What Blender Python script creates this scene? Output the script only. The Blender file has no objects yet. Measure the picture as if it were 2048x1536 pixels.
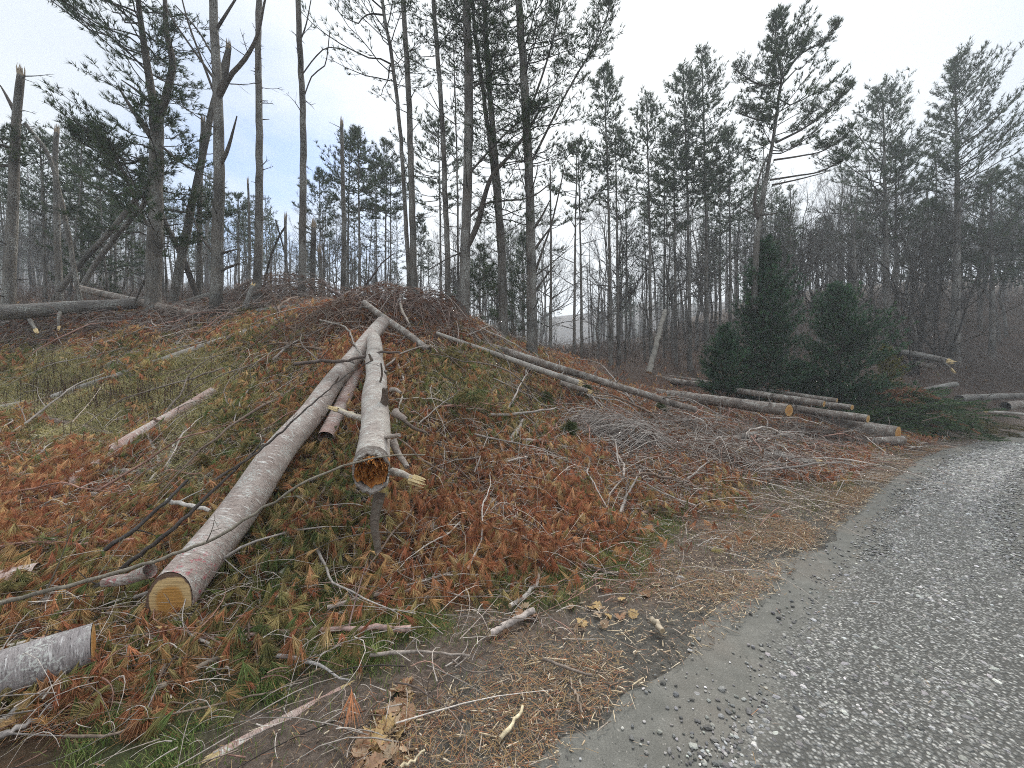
import bpy, math
import numpy as np
from mathutils import Vector, Quaternion, Matrix
rng = np.random.default_rng(11)
U = rng.uniform
F, CX, CY, EYE = 769.0, 1024.0, 768.0, 1.6
sc = bpy.context.scene
COL = sc.collection

# ------------------------------------------------------------------ terrain
def _z(v, Y): return EYE - (v - CY) * Y / F
PROF = {
 -500: [(1400,1.9),(1250,2.6),(1050,4.0),(900,5.6),(760,8.0),(690,10.5),(640,13),(610,18),(600,30),(590,60)],
 0:    [(1500,1.7),(1240,2.6),(1000,4.2),(880,5.4),(790,6.8),(710,8.4),(650,9.6),(615,12),(605,18),(596,30),(585,60)],
 200:  [(1500,1.7),(1240,2.6),(1000,4.2),(880,5.2),(790,6.4),(715,7.8),(650,9.4),(612,12),(604,18),(598,30),(588,60)],
 400:  [(1450,1.8),(1240,2.6),(1050,3.5),(900,4.7),(800,5.7),(710,7.2),(645,9.2),(605,12),(604,18),(600,30),(592,60)],
 560:  [(1400,1.95),(1230,2.65),(1050,3.45),(900,4.3),(800,5.2),(720,6.3),(660,7.8),(610,10),(600,13),(606,18),(612,30),(620,60)],
 700:  [(1380,1.98),(1225,2.7),(1050,3.5),(900,4.25),(800,5.05),(720,5.9),(660,6.9),(612,8.2),(604,9.5),(618,12),(640,18),(660,30),(680,60)],
 820:  [(1330,2.15),(1200,2.85),(1030,3.7),(900,4.5),(800,5.3),(720,6.2),(660,7.3),(628,8.4),(626,9.8),(640,12),(665,18),(680,30),(690,60)],
 950:  [(1180,3.0),(1030,3.9),(900,4.9),(800,5.9),(720,7.0),(670,8.2),(650,9.6),(665,12),(690,18),(700,30),(705,60)],
 1100: [(1110,3.6),(990,4.5),(900,5.6),(820,7.2),(755,9.0),(708,10.8),(695,12),(715,14.5),(722,20),(715,32),(690,60)],
 1250: [(1050,4.35),(960,5.4),(890,6.8),(830,8.8),(785,11.5),(748,14.5),(728,17),(715,22),(700,32),(680,60)],
 1400: [(1010,5.1),(940,6.3),(880,7.9),(838,9.8),(798,12.3),(763,15),(725,18.5),(690,24),(650,36),(630,60)],
 1550: [(985,5.7),(935,6.9),(897,8.1),(860,9.8),(820,12.2),(778,15),(720,19),(665,25),(615,36),(590,60)],
 1700: [(950,6.8),(905,8.4),(882,9.6),(850,11.4),(810,13.5),(768,16),(705,20),(645,26),(590,37),(570,60)],
 1850: [(902,9.2),(872,10.8),(842,12.2),(800,14),(750,16.5),(690,20),(630,26),(585,36),(560,60)],
 2048: [(858,13.7),(838,15.2),(800,17),(750,19),(690,22),(635,27),(580,37),(555,60)],
 2600: [(840,18),(820,20),(780,22.5),(720,25),(660,29),(600,38),(560,60)],
}
_us = sorted(PROF)
YG = np.concatenate([np.arange(0, 16, 0.1), np.arange(16, 62, 0.5)])
_tab = []
for u in _us:
    Y = [0.0, 1.5] + [p[1] for p in PROF[u]] + [90]
    Z = [0.0, 0.0] + [max(0.0, _z(*p)) for p in PROF[u]]
    Z = Z + [Z[-1] + 1.0]
    _tab.append(np.interp(YG, Y, Z))
_tab = np.array(_tab)
# road: left edge polyline (x, y)
EDGE = np.array([(-14.0,-8.0),(-6.0,-3.8),(-3.0,-1.1),(-1.1,0.6),(-0.1,1.55),(0.34,1.884),(0.6,2.10),(1.0,2.36),(1.84,2.97),(2.45,3.5),(4.2,4.86),(6.58,6.75),(9.9,9.1),(17.2,13.0),(30,18.5),(60,30)])
def edge_dist(x, y):
    """signed distance to the road's left edge, positive on the road side; also arclength"""
    x = np.asarray(x, float); y = np.asarray(y, float)
    best = np.full(x.shape, 1e9); sgn = np.zeros(x.shape); arc = np.zeros(x.shape); s0 = 0.0
    for a, b in zip(EDGE[:-1], EDGE[1:]):
        d = b - a; L = math.hypot(*d); t = np.clip(((x-a[0])*d[0] + (y-a[1])*d[1]) / L**2, 0, 1)
        px, py = a[0]+t*d[0], a[1]+t*d[1]; dd = np.hypot(x-px, y-py)
        cr = d[0]*(y-a[1]) - d[1]*(x-a[0])
        m = dd < best; best = np.where(m, dd, best); sgn = np.where(m, np.where(cr < 0, 1.0, -1.0), sgn); arc = np.where(m, s0+t*L, arc); s0 += L
    return best*sgn, arc
def _hash(ix, iy, s): 
    n = np.sin(ix*127.1 + iy*311.7 + s*74.7) * 43758.5453
    return n - np.floor(n)
def vnoise(x, y, s=0):
    ix, iy = np.floor(x), np.floor(y); fx, fy = x-ix, y-iy
    fx = fx*fx*(3-2*fx); fy = fy*fy*(3-2*fy)
    a, b, c, d = _hash(ix,iy,s), _hash(ix+1,iy,s), _hash(ix,iy+1,s), _hash(ix+1,iy+1,s)
    return (a*(1-fx)+b*fx)*(1-fy) + (c*(1-fx)+d*fx)*fy
GX = np.arange(-50, 75, 0.2); GY = np.arange(0, 92, 0.2)
def _raw(x, y):
    yy = np.maximum(y, 0.8); u = np.clip(CX + F*x/yy, _us[0], _us[-1])
    i = np.clip(np.searchsorted(_us, u) - 1, 0, len(_us)-2); ua = np.array(_us, float)
    f = (u-ua[i])/(ua[i+1]-ua[i]); f = f*f*(3-2*f)*0.5 + f*0.5
    rows = np.empty(x.shape)
    yj = np.interp(np.minimum(y, 61), YG, np.arange(len(YG))); j = np.clip(yj.astype(int), 0, len(YG)-2); g = yj-j
    za = _tab[i, j]*(1-g) + _tab[i, j+1]*g; zb = _tab[i+1, j]*(1-g) + _tab[i+1, j+1]*g
    return za*(1-f) + zb*f
_X, _Y = np.meshgrid(GX, GY)
HG = _raw(_X, _Y)
def _blur(a, k):
    ker = np.ones(k)/k
    p = k//2
    a = np.apply_along_axis(lambda r: np.convolve(np.pad(r, p, mode='edge'), ker, 'valid'), 0, a)
    return np.apply_along_axis(lambda r: np.convolve(np.pad(r, p, mode='edge'), ker, 'valid'), 1, a)
_b1 = _blur(HG, 3); _b2 = _blur(_blur(HG, 7), 7)
_w = np.clip((np.hypot(_X, _Y)-9)/8, 0, 1); HG = _b1*(1-_w) + _b2*_w
_ed, _ = edge_dist(_X, _Y)
_m = np.clip((-_ed-0.3)/1.2, 0, 1) * np.clip(HG/0.25, 0.15, 1)
HG = HG + _m*((vnoise(_X*0.9, _Y*0.9, 1)-.5)*0.22 + (vnoise(_X*2.1, _Y*2.1, 2)-.5)*0.12)
HG = HG * np.clip((-_ed+0.05)/0.9, 0, 1)            # the road stays level
HG = np.maximum(HG, 0)
def H(x, y):
    x = np.asarray(x, float); y = np.asarray(y, float)
    fx = np.clip((x-GX[0])/0.2, 0, len(GX)-1.001); fy = np.clip((y-GY[0])/0.2, 0, len(GY)-1.001)
    i, j = fx.astype(int), fy.astype(int); a, b = fx-i, fy-j
    return (HG[j,i]*(1-a)+HG[j,i+1]*a)*(1-b) + (HG[j+1,i]*(1-a)+HG[j+1,i+1]*a)*b
def Hs(x, y): return float(H(np.array([x]), np.array([y]))[0])
_YR = np.concatenate([np.arange(1.2, 12, 0.015), np.arange(12, 70, 0.1)])
def P3(u, v, Y): return np.array([(u-CX)/F*Y, Y, EYE-(v-CY)/F*Y])
def G(u, v, lift=0.0):
    """the point of the ground seen in direction (u, v), raised by lift"""
    x = (u-CX)/F*_YR; z = EYE-(v-CY)/F*_YR
    hit = np.nonzero(z <= H(x, _YR)+lift)[0]
    Y = _YR[hit[0]] if len(hit) else 12.0
    return P3(u, v, Y)
def pt(p, lift=0.0):
    return P3(*p) if len(p) == 3 else G(p[0], p[1], lift)
def proj(x, y, z):
    yy = np.maximum(y, 0.3); return CX+F*x/yy, CY-F*(z-EYE)/yy

# ground cover map, one letter per 64 px of the photograph, rows from v = 576
MAP = [
"dddddddddbbbdddddddddddddddddddd",
"xdrxrdxooxrrrbbddddddddddddddddd",
"ommoommoxxrrryyyxrbdddbddddddddd",
"mwwwwwmoxxxrryyooxbrrbbbbbbddddd",
"xmmmxmmooxxryrroyxrbbbbbbbbbblll",
"xxrxxmxoxxxorrrrrxrbbbbbbbblllll",
"rrrroomxoxoorrrrrrxxbbxllll.....",
"rrxxxxxooxxorrrrrrrxglll........",
"xxoxxxoooxoorrrrrrgglll.........",
"xxxxxoxogogxrrrggglll...........",
"xxxoxxogogggggllll..............",
"xxrxxxxxggggllll................",
"xxxrxgggglllll..................",
"xrxgggglllllll..................",
"xxgggglllllll..................."]
_M = np.array([list(r[:32]) for r in MAP])
def zone(x, y, jit=22.0):
    z = H(x, y); u, v = proj(x, y, z)
    u = u + rng.normal(0, jit, u.shape); v = v + rng.normal(0, jit*0.6, v.shape)
    i = np.clip((u/64).astype(int), 0, 31); j = np.clip(((v-576)/64).astype(int), 0, 14)
    c = _M[j, i]
    return np.where(y < 1.0, 'l', c)

# ------------------------------------------------------------------ materials
class NT:
    def __init__(self, name):
        self.m = bpy.data.materials.new(name); self.m.use_nodes = True; self.t = self.m.node_tree; self.t.nodes.clear()
        self.out = self.n('ShaderNodeOutputMaterial')
    def n(self, typ, ins=None, **kw):
        nd = self.t.nodes.new(typ)
        for k, v in kw.items(): setattr(nd, k, v)
        for k, v in (ins or {}).items():
            s = nd.inputs[k]
            if isinstance(v, bpy.types.NodeSocket): self.t.links.new(v, s)
            else: s.default_value = v
        return nd
    def noise(self, vec, scale, detail=4, rough=0.55, dim='3D'):
        return self.n('ShaderNodeTexNoise', {'Vector': vec, 'Scale': scale, 'Detail': detail, 'Roughness': rough}).outputs[0]
    def ramp(self, fac, stops, interp='LINEAR'):
        r = self.n('ShaderNodeValToRGB', {'Fac': fac}); e = r.color_ramp; e.interpolation = interp
        while len(e.elements) < len(stops): e.elements.new(0.5)
        for el, (p, c) in zip(e.elements, stops): el.position = p; el.color = (c[0], c[1], c[2], 1) if hasattr(c, '__len__') else (c, c, c, 1)
        return r.outputs[0]
    def mix(self, fac, a, b, blend='MIX'):
        m = self.n('ShaderNodeMix', data_type='RGBA', blend_type=blend)
        for s, v in ((m.inputs[0], fac), (m.inputs[6], a), (m.inputs[7], b)):
            if isinstance(v, bpy.types.NodeSocket): self.t.links.new(v, s)
            elif hasattr(v, '__len__'): s.default_value = (v[0], v[1], v[2], 1)
            else: s.default_value = v
        return m.outputs[2]
    def math(self, op, a, b=0.0, c=None):
        ins = {0: a, 1: b}
        if c is not None: ins[2] = c
        return self.n('ShaderNodeMath', ins, operation=op).outputs[0]
    def scale(self, vec, s):
        return self.n('ShaderNodeVectorMath', {0: vec, 1: s}, operation='MULTIPLY').outputs[0]
    def objco(self):
        tc = self.n('ShaderNodeTexCoord').outputs['Object']; oi = self.n('ShaderNodeObjectInfo').outputs['Random']
        return self.n('ShaderNodeVectorMath', {0: tc, 1: self.n('ShaderNodeCombineXYZ', {0: self.math('MULTIPLY', oi, 37.0), 1: self.math('MULTIPLY', oi, 19.0), 2: oi}).outputs[0]}, operation='ADD').outputs[0], tc
    def attr(self, name='col'): return self.n('ShaderNodeAttribute', attribute_name=name).outputs['Color']
    def done(self, color, rough=0.9, bump=None, bdist=0.01, bstr=1.0, spec=0.2, trans=0.0):
        p = self.n('ShaderNodeBsdfPrincipled', {'Base Color': color, 'Roughness': rough, 'Specular IOR Level': spec})
        if bump is not None:
            self.t.links.new(self.n('ShaderNodeBump', {'Height': bump, 'Distance': bdist, 'Strength': bstr}).outputs[0], p.inputs['Normal'])
        s = p.outputs[0]
        if trans > 0:
            tr = self.n('ShaderNodeBsdfTranslucent', {'Color': color}).outputs[0]
            s = self.n('ShaderNodeMixShader', {0: trans, 1: s, 2: tr}).outputs[0]
        self.t.links.new(s, self.out.inputs['Surface'])
        return self.m

def mat_needles(name, trans=0.25):
    t = NT(name); return t.done(t.attr(), 0.7, spec=0.15, trans=trans)
def mat_attr(name, rough=0.9):
    t = NT(name); co, tc = t.objco()
    n = t.noise(co, 60, 3); c = t.mix(1.0, t.attr(), t.ramp(n, [(0.3, 0.6), (0.7, 1.25)]), 'MULTIPLY')
    return t.done(c, rough, n, 0.004)
def mat_bark(name, dark, mid, lichen, lich_amt=0.58):
    t = NT(name); co, tc = t.objco()
    big = t.noise(t.scale(co, (1, 1, .35)), 5, 4)
    fine = t.noise(t.scale(co, (1, 1, .3)), 38, 5, .65)
    vor = t.n('ShaderNodeTexVoronoi', {'Vector': t.scale(co, (1, 1, .38)), 'Scale': 26.0}, feature='DISTANCE_TO_EDGE').outputs['Distance']
    c = t.mix(t.ramp(fine, [(.3, 0), (.68, 1)]), dark, mid)
    c = t.mix(t.ramp(vor, [(0.0, .55), (.10, 0)]), c, [d*.45 for d in dark])
    li = t.math('MULTIPLY', t.ramp(big, [(.42, 0), (.62, 1)]), t.ramp(t.noise(co, 55, 3, .7), [(lich_amt-.05, 0), (lich_amt+.04, 1)]))
    c = t.mix(li, c, lichen)
    c = t.mix(1.0, c, t.attr(), 'MULTIPLY')
    h = t.math('ADD', t.math('MULTIPLY', t.ramp(vor, [(0, 0), (.2, 1)]), .6), fine)
    return t.done(c, .95, h, .012)
def mat_logbark(name, base, alt, streak, paint=0.0, streak_lo=.60):
    t = NT(name); co, tc = t.objco()
    big = t.noise(co, 6, 4); c = t.mix(t.ramp(big, [(.35, 0), (.65, 1)]), base, alt)
    st = t.noise(t.scale(co, (9, 9, 75)), 1.0, 4, .6)
    st2 = t.noise(t.scale(co, (22, 22, 150)), 1.0, 3, .6)
    c = t.mix(t.ramp(st2, [(.36, .6), (.5, 0)]), c, [b*.45 for b in base])
    c = t.mix(t.ramp(st, [(streak_lo, 0), (streak_lo+.05, .9)]), c, streak)
    sp = t.noise(co, 70, 3, .7); c = t.mix(t.ramp(sp, [(.64, 0), (.68, .8)]), c, (.035, .03, .025))
    li = t.math('MULTIPLY', t.ramp(t.noise(co, 9, 3), [(.5, 0), (.6, 1)]), t.ramp(t.noise(co, 80, 2), [(.5, 0), (.56, .9)]))
    c = t.mix(li, c, (.52, .52, .47))
    if paint:
        z = t.n('ShaderNodeSeparateXYZ', {0: tc}).outputs[2]
        pm = t.math('MULTIPLY', t.ramp(z, [(paint*.55, 1), (paint, 0)]), t.ramp(t.noise(co, 26, 4, .7), [(.55, 0), (.63, .75)]))
        c = t.mix(pm, c, (.44, .10, .12))
    c = t.mix(1.0, c, t.attr(), 'MULTIPLY')
    h = t.math('ADD', st, t.math('MULTIPLY', st2, .6))
    return t.done(c, .85, h, .012, spec=.25)
def mat_cut(name, R, sap=(.60, .42, .20), heart=(.48, .25, .07)):
    t = NT(name); tc = t.n('ShaderNodeTexCoord').outputs['Object']
    xy = t.scale(tc, (1, 1, 0)); r = t.n('ShaderNodeVectorMath', {0: xy}, operation='LENGTH').outputs['Value']
    rn = t.math('DIVIDE', t.math('ADD', r, t.math('MULTIPLY', t.math('SUBTRACT', t.noise(tc, 9, 3), .5), R*.35)), R)
    c = t.ramp(rn, [(0, heart), (.52, heart), (.66, sap), (.88, [s*1.05 for s in sap]), (.93, (.16, .10, .07))])
    rings = t.n('ShaderNodeTexWave', {'Vector': xy, 'Scale': 9.0/R*.16*10, 'Distortion': 1.2, 'Detail': 2.0}, wave_type='RINGS', rings_direction='Z').outputs[1]
    c = t.mix(.35, c, t.ramp(rings, [(.2, .55), (.7, 1.1)]), 'MULTIPLY')
    saw = t.noise(t.scale(tc, (4, 90, 4)), 1.0, 3)
    c = t.mix(.5, c, t.ramp(saw, [(.35, .6), (.62, 1.15)]), 'MULTIPLY')
    return t.done(c, .85, saw, .006)
def mat_wood(name, a, b, sc_=30):
    t = NT(name); co, tc = t.objco(); n = t.noise(t.scale(co, (1, 1, .12)), sc_*3, 4, .65)
    return t.done(t.mix(t.ramp(n, [(.35, 0), (.65, 1)]), a, b), .85, n, .008)

M = {}
M['bark'] = mat_bark('pine_bark', (.085, .075, .066), (.21, .19, .165), (.42, .43, .40), .55)
M['bark_dark'] = mat_bark('dark_bark', (.055, .046, .040), (.125, .105, .088), (.26, .27, .24), .62)
M['bark_grey'] = mat_bark('grey_bark', (.10, .09, .082), (.23, .21, .19), (.40, .41, .37), .55)
M['log_main'] = mat_logbark('pink_log_bark', (.36, .285, .245), (.48, .41, .36), (.74, .70, .64), .40)
M['log'] = mat_logbark('log_bark', (.36, .30, .26), (.47, .42, .365), (.72, .69, .63))
M['log_pink'] = mat_logbark('pinkish_log_bark', (.42, .26, .215), (.48, .385, .335), (.70, .65, .59))
M['log_pale'] = mat_logbark('pale_pole_bark', (.33, .29, .25), (.42, .385, .34), (.6, .57, .52))
M['log_grey'] = mat_logbark('purplish_log_bark', (.26, .225, .215), (.36, .325, .31), (.60, .57, .54))
M['log_dark'] = mat_logbark('dark_log_bark', (.15, .12, .10), (.27, .225, .19), (.46, .43, .39), 0, .60)
M['stick'] = mat_attr('stick_bark')
M['needles'] = mat_needles('needles')
M['fol'] = mat_needles('pine_foliage', .15)
M['wood_pale'] = mat_wood('split_wood', (.50, .36, .17), (.66, .53, .31))
M['wood_orange'] = mat_wood('rotten_wood', (.26, .075, .018), (.68, .32, .09))
M['wood_grey'] = mat_wood('weathered_wood', (.28, .22, .16), (.46, .38, .28))

# ------------------------------------------------------------------ mesh helpers
class Geo:
    def __init__(s): s.V=[]; s.T=[]; s.Q=[]; s.C=[]; s.mt=[]; s.mq=[]; s.n=0
    def add(s, V, T=None, Q=None, C=None, mi=0):
        V = np.asarray(V, float).reshape(-1, 3); s.V.append(V)
        if T is not None and len(T): T = np.asarray(T)+s.n; s.T.append(T); s.mt.append(np.full(len(T), mi))
        if Q is not None and len(Q): Q = np.asarray(Q)+s.n; s.Q.append(Q); s.mq.append(np.full(len(Q), mi))
        if C is None: C = np.ones((len(V), 3))
        C = np.asarray(C, float)
        if C.ndim == 1: C = np.tile(C, (len(V), 1))
        s.C.append(C); s.n += len(V); return s
    def mesh(s, name, mats, smooth=True, origin=None):
        V = np.concatenate(s.V)
        if origin is not None: V = V - np.asarray(origin)
        T = np.concatenate(s.T) if s.T else np.zeros((0,3), int); Q = np.concatenate(s.Q) if s.Q else np.zeros((0,4), int)
        me = bpy.data.meshes.new(name)
        me.vertices.add(len(V)); me.vertices.foreach_set('co', V.astype(np.float32).ravel())
        loops = np.concatenate([T.ravel(), Q.ravel()]).astype(np.int32)
        me.loops.add(len(loops)); me.loops.foreach_set('vertex_index', loops)
        nt, nq = len(T), len(Q); me.polygons.add(nt+nq)
        st = np.concatenate([np.arange(nt)*3, nt*3+np.arange(nq)*4]).astype(np.int32)
        me.polygons.foreach_set('loop_start', st)
        mi = np.concatenate(s.mt+s.mq) if (s.mt or s.mq) else np.zeros(0)
        if len(mats) > 1: me.polygons.foreach_set('material_index', mi.astype(np.int32))
        me.polygons.foreach_set('use_smooth', np.full(nt+nq, smooth))
        C = np.concatenate(s.C); C4 = np.ones((len(C), 4), np.float32); C4[:, :3] = C
        a = me.attributes.new('col', 'FLOAT_COLOR', 'POINT'); a.data.foreach_set('color', C4.ravel())
        for m in mats: me.materials.append(m)
        me.update(calc_edges=True)
        return me
def obj(name, me, parent=None, loc=None, label=None, cat=None, group=None, kind=None):
    o = bpy.data.objects.new(name, me); COL.objects.link(o)
    if parent is not None: o.parent = parent
    if loc is not None: o.location = loc
    return tag(o, label, cat, group, kind)
def tag(o, label=None, cat=None, group=None, kind=None):
    if label: o['label'] = label
    if cat: o['category'] = cat
    if group: o['group'] = group
    if kind: o['kind'] = kind
    return o
def thing(name, label, cat, loc, group=None): return obj(name, None, None, [float(c) for c in loc], label, cat, group)
def copy_thing(root, loc, rotz, scale, label=None, group=None, tilt=None):
    r = root.copy(); COL.objects.link(r); r.location = loc; r.rotation_euler = (tilt[0] if tilt else 0, tilt[1] if tilt else 0, rotz); r.scale = (scale,)*3 if not hasattr(scale, '__len__') else scale
    if label: r['label'] = label
    if group: r['group'] = group
    for ch in list(root.children):
        c = ch.copy(); COL.objects.link(c); c.parent = r
    return r
def nrm(a): return a/np.maximum(np.linalg.norm(a, axis=-1, keepdims=True), 1e-9)
def tubes(P, R, k=4, ang0=0.0):
    """P [B,n,3], R [B,n] -> vertices, quads"""
    P = np.asarray(P, float); R = np.asarray(R, float); B, n, _ = P.shape
    t = np.empty_like(P); t[:, 1:-1] = P[:, 2:]-P[:, :-2]; t[:, 0] = P[:, 1]-P[:, 0]; t[:, -1] = P[:, -1]-P[:, -2]; t = nrm(t)
    ref = np.zeros((B, 1, 3)); ax = np.argmin(np.abs(t.mean(1)), axis=1); ref[np.arange(B), 0, ax] = 1
    a = nrm(np.cross(t, ref)); b = np.cross(t, a)
    th = ang0+np.arange(k)*2*np.pi/k
    V = P[:, :, None] + R[:, :, None, None]*(a[:, :, None]*np.cos(th)[:, None] + b[:, :, None]*np.sin(th)[:, None])
    idx = np.arange(B*n*k).reshape(B, n, k)
    q = np.stack([idx[:, :-1], np.roll(idx, -1, 2)[:, :-1], np.roll(idx, -1, 2)[:, 1:], idx[:, 1:]], -1).reshape(-1, 4)
    return V.reshape(-1, 3), q, n*k
def rep(C, m): return np.repeat(np.asarray(C), m, axis=0)
def catmull(P, n):
    P = np.asarray(P, float)
    if len(P) == 2:
        s = np.linspace(0, 1, n)[:, None]; return P[0]*(1-s)+P[1]*s
    d = np.concatenate([[0], np.cumsum(np.linalg.norm(np.diff(P, axis=0), axis=1))]); s = np.linspace(0, d[-1], n)
    Q = np.vstack([2*P[0]-P[1], P, 2*P[-1]-P[-2]]); out = []
    for x in s:
        i = min(max(np.searchsorted(d, x)-1, 0), len(P)-2); t = (x-d[i])/max(d[i+1]-d[i], 1e-9); p0, p1, p2, p3 = Q[i:i+4]
        out.append(.5*((2*p1)+(-p0+p2)*t+(2*p0-5*p1+4*p2-p3)*t*t+(-p0+3*p1-3*p2+p3)*t**3))
    return np.array(out)
def runit(n): return nrm(rng.normal(size=(n, 3)))
def needles(g, P, D, L, nn, spread, width, droop, C, simple=False, mi=0, back=.35):
    N = len(P); 
    if N == 0: return
    P = np.repeat(P, nn, 0); D0 = np.repeat(nrm(D), nn, 0); L = np.repeat(np.broadcast_to(L, N), nn)*U(.7, 1.15, N*nn); spread = np.repeat(np.broadcast_to(spread, N), nn)[:, None]; C = np.repeat(C, nn, 0)*U(.75, 1.25, (N*nn, 1))
    d = nrm(D0+spread*runit(N*nn)); b = P-D0*(U(0, back, N*nn)*L)[:, None]
    side = nrm(np.cross(d, runit(N*nn)))*np.broadcast_to(width, N*nn if np.ndim(width) == 0 else N).repeat(1 if np.ndim(width) == 0 else nn)[:, None]
    dz = np.zeros_like(d); dz[:, 2] = -droop
    if simple:
        V = np.stack([b-side, b+side, b+(d+dz*.7)*L[:, None]], 1).reshape(-1, 3); i = np.arange(N*nn)*3
        g.add(V, T=np.stack([i, i+1, i+2], 1), C=rep(C, 3), mi=mi)
    else:
        m = b+(d+dz*.3)*(L*.55)[:, None]; tip = b+(d+dz)*L[:, None]
        V = np.stack([b-side*.8, b+side*.8, m-side, m+side, tip], 1).reshape(-1, 3); i = np.arange(N*nn)*5
        g.add(V, T=np.stack([i+2, i+3, i+4], 1), Q=np.stack([i, i+1, i+3, i+2], 1), C=rep(C, 5), mi=mi)
# ------------------------------------------------------------------ ground sheet
def graded(lo, hi, d0, near_lo, near_hi, grow=1.05):
    a = list(np.arange(near_lo, near_hi, d0)); d = d0
    while a[-1] < hi: d = min(d*grow, 9.0); a.append(a[-1]+d)
    d = d0; b = []; x = near_lo
    while x > lo: d = min(d*grow, 9.0); x -= d; b.append(x)
    return np.array(b[::-1]+a)
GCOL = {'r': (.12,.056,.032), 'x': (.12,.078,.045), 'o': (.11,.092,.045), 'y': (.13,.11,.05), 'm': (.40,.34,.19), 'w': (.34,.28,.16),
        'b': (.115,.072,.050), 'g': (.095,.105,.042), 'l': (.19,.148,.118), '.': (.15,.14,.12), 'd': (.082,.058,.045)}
def ground_colors(x, y):
    acc = np.zeros((len(x), 3))
    lut = np.zeros((128, 3))
    for k, c in GCOL.items(): lut[ord(k)] = c
    for k in range(5):
        c = zone(x, y, 16.0); acc += lut[np.ascontiguousarray(c.astype('U1')).view(np.uint32)]
    acc /= 5
    out = (y < 1.0); acc[out] = np.where((x[out] < -1.5)[:, None], (.09,.08,.04), (.12,.10,.08))
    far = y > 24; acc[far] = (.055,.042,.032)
    return acc
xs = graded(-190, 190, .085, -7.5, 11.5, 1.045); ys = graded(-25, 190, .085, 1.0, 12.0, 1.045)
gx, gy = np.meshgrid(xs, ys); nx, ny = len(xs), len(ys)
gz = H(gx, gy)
ed, arc = edge_dist(gx, gy)
offr = np.clip((-ed-.15)/.5, 0, 1)
gz = gz + offr*((vnoise(gx*5, gy*5, 5)-.5)*.05 + (vnoise(gx*11, gy*11, 6)-.5)*.03)
gz = gz + np.where(gy > 88, 0, 0)
g = Geo(); idx = np.arange(nx*ny).reshape(ny, nx)
Q = np.stack([idx[:-1,:-1], idx[:-1,1:], idx[1:,1:], idx[1:,:-1]], -1).reshape(-1, 4)
fx, fy = gx.ravel(), gy.ravel()
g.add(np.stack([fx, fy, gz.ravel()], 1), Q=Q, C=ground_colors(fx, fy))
t = NT('ground_duff'); tc = t.n('ShaderNodeTexCoord').outputs['Object']
a = t.attr(); n1 = t.noise(tc, 3.0, 5); n2 = t.noise(tc, 26, 6, .7); n3 = t.noise(tc, 110, 4, .7)
c = t.mix(1.0, a, t.ramp(n2, [(.3, .45), (.7, 1.5)]), 'MULTIPLY')
c = t.mix(t.ramp(n1, [(.55, 0), (.66, .32)]), c, (.055, .050, .045))
c = t.mix(t.ramp(n3, [(.62, 0), (.68, .75)]), c, (.30, .22, .14))
c = t.mix(t.ramp(t.noise(tc, 75, 3, .6), [(.62, 0), (.68, .7)]), c, (.20, .085, .04))
c = t.mix(t.ramp(t.noise(tc, 90, 3, .6), [(.66, 0), (.7, .7)]), c, (.016, .015, .013))
gm = t.done(c, .97, t.math('ADD', n2, n3), .03)
obj('ground', g.mesh('ground', [gm]), kind='structure')

# ------------------------------------------------------------------ gravel road
s_arc = np.concatenate([np.arange(0, 14, .25), np.arange(14, 27, .06), np.arange(27, 80, .25)])
segL = np.hypot(*np.diff(EDGE, axis=0).T); cum = np.concatenate([[0], np.cumsum(segL)]); s_arc = s_arc[s_arc < cum[-1]]
EDs = catmull(EDGE, 400); cs = np.concatenate([[0], np.cumsum(np.hypot(*np.diff(EDs, axis=0).T))])
def edge_at(s):
    x = np.interp(s, cs, EDs[:, 0]); y = np.interp(s, cs, EDs[:, 1]); e = .15
    dx = np.interp(s+e, cs, EDs[:, 0])-np.interp(s-e, cs, EDs[:, 0]); dy = np.interp(s+e, cs, EDs[:, 1])-np.interp(s-e, cs, EDs[:, 1]); l = np.hypot(dx, dy)
    return x, y, dy/l, -dx/l       # point and normal to the road side
ex, ey, rnx, rny = edge_at(s_arc)
offs = np.concatenate([np.arange(0, 1.0, .06), np.arange(1.0, 5.2, .14)]); WROAD = 4.9
rag = (vnoise(s_arc*1.1, s_arc*0+3, 8)-.5)*.30 + (vnoise(s_arc*5, s_arc*0+9, 9)-.5)*.14
_gp = np.array([(.776,1.667),(1.346,2.01),(2.14,2.66),(2.68,3.1),(3.4,3.7),(4.34,4.44)]); _gd, _ga = edge_dist(_gp[:, 0], _gp[:, 1])
GS = lambda s: np.interp(s, np.concatenate([[10.0], _ga, [40]]), np.concatenate([[.6], _gd, [.8]]))   # gravel strip start along the edge
_gp2 = np.array([(4.44,3.33),(4.74,3.75),(6.29,5.06)]); _gd2, _ga2 = edge_dist(_gp2[:, 0], _gp2[:, 1])
GE = lambda s: np.interp(s, np.concatenate([[10.0, 17.0], _ga2, [40]]), np.concatenate([[2.6, 2.4], _gd2, [1.9]]))
print('gravel', _ga, _gd, _ga2, _gd2)
O_, S_ = np.meshgrid(offs, s_arc)
base = np.clip(1-O_/.8, 0, 1)
RX = ex[:, None]+rnx[:, None]*(O_+rag[:, None]*base); RY = ey[:, None]+rny[:, None]*(O_+rag[:, None]*base)
gs, ge = GS(S_), GE(S_); wob = (vnoise(S_*1.7, O_*1.7, 14)-.5)*.35
grav = np.clip((O_+wob-gs)/.22, 0, 1)*np.clip((ge+wob-O_)/.3, 0, 1); grav = np.maximum(grav, np.clip((O_+wob-3.3)/.3, 0, 1))
RZ = .004+.012*grav+(vnoise(RX*2.5, RY*2.5, 4)-.5)*.006*(O_ > .1)
RZ[:, 0] = -.02
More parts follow.
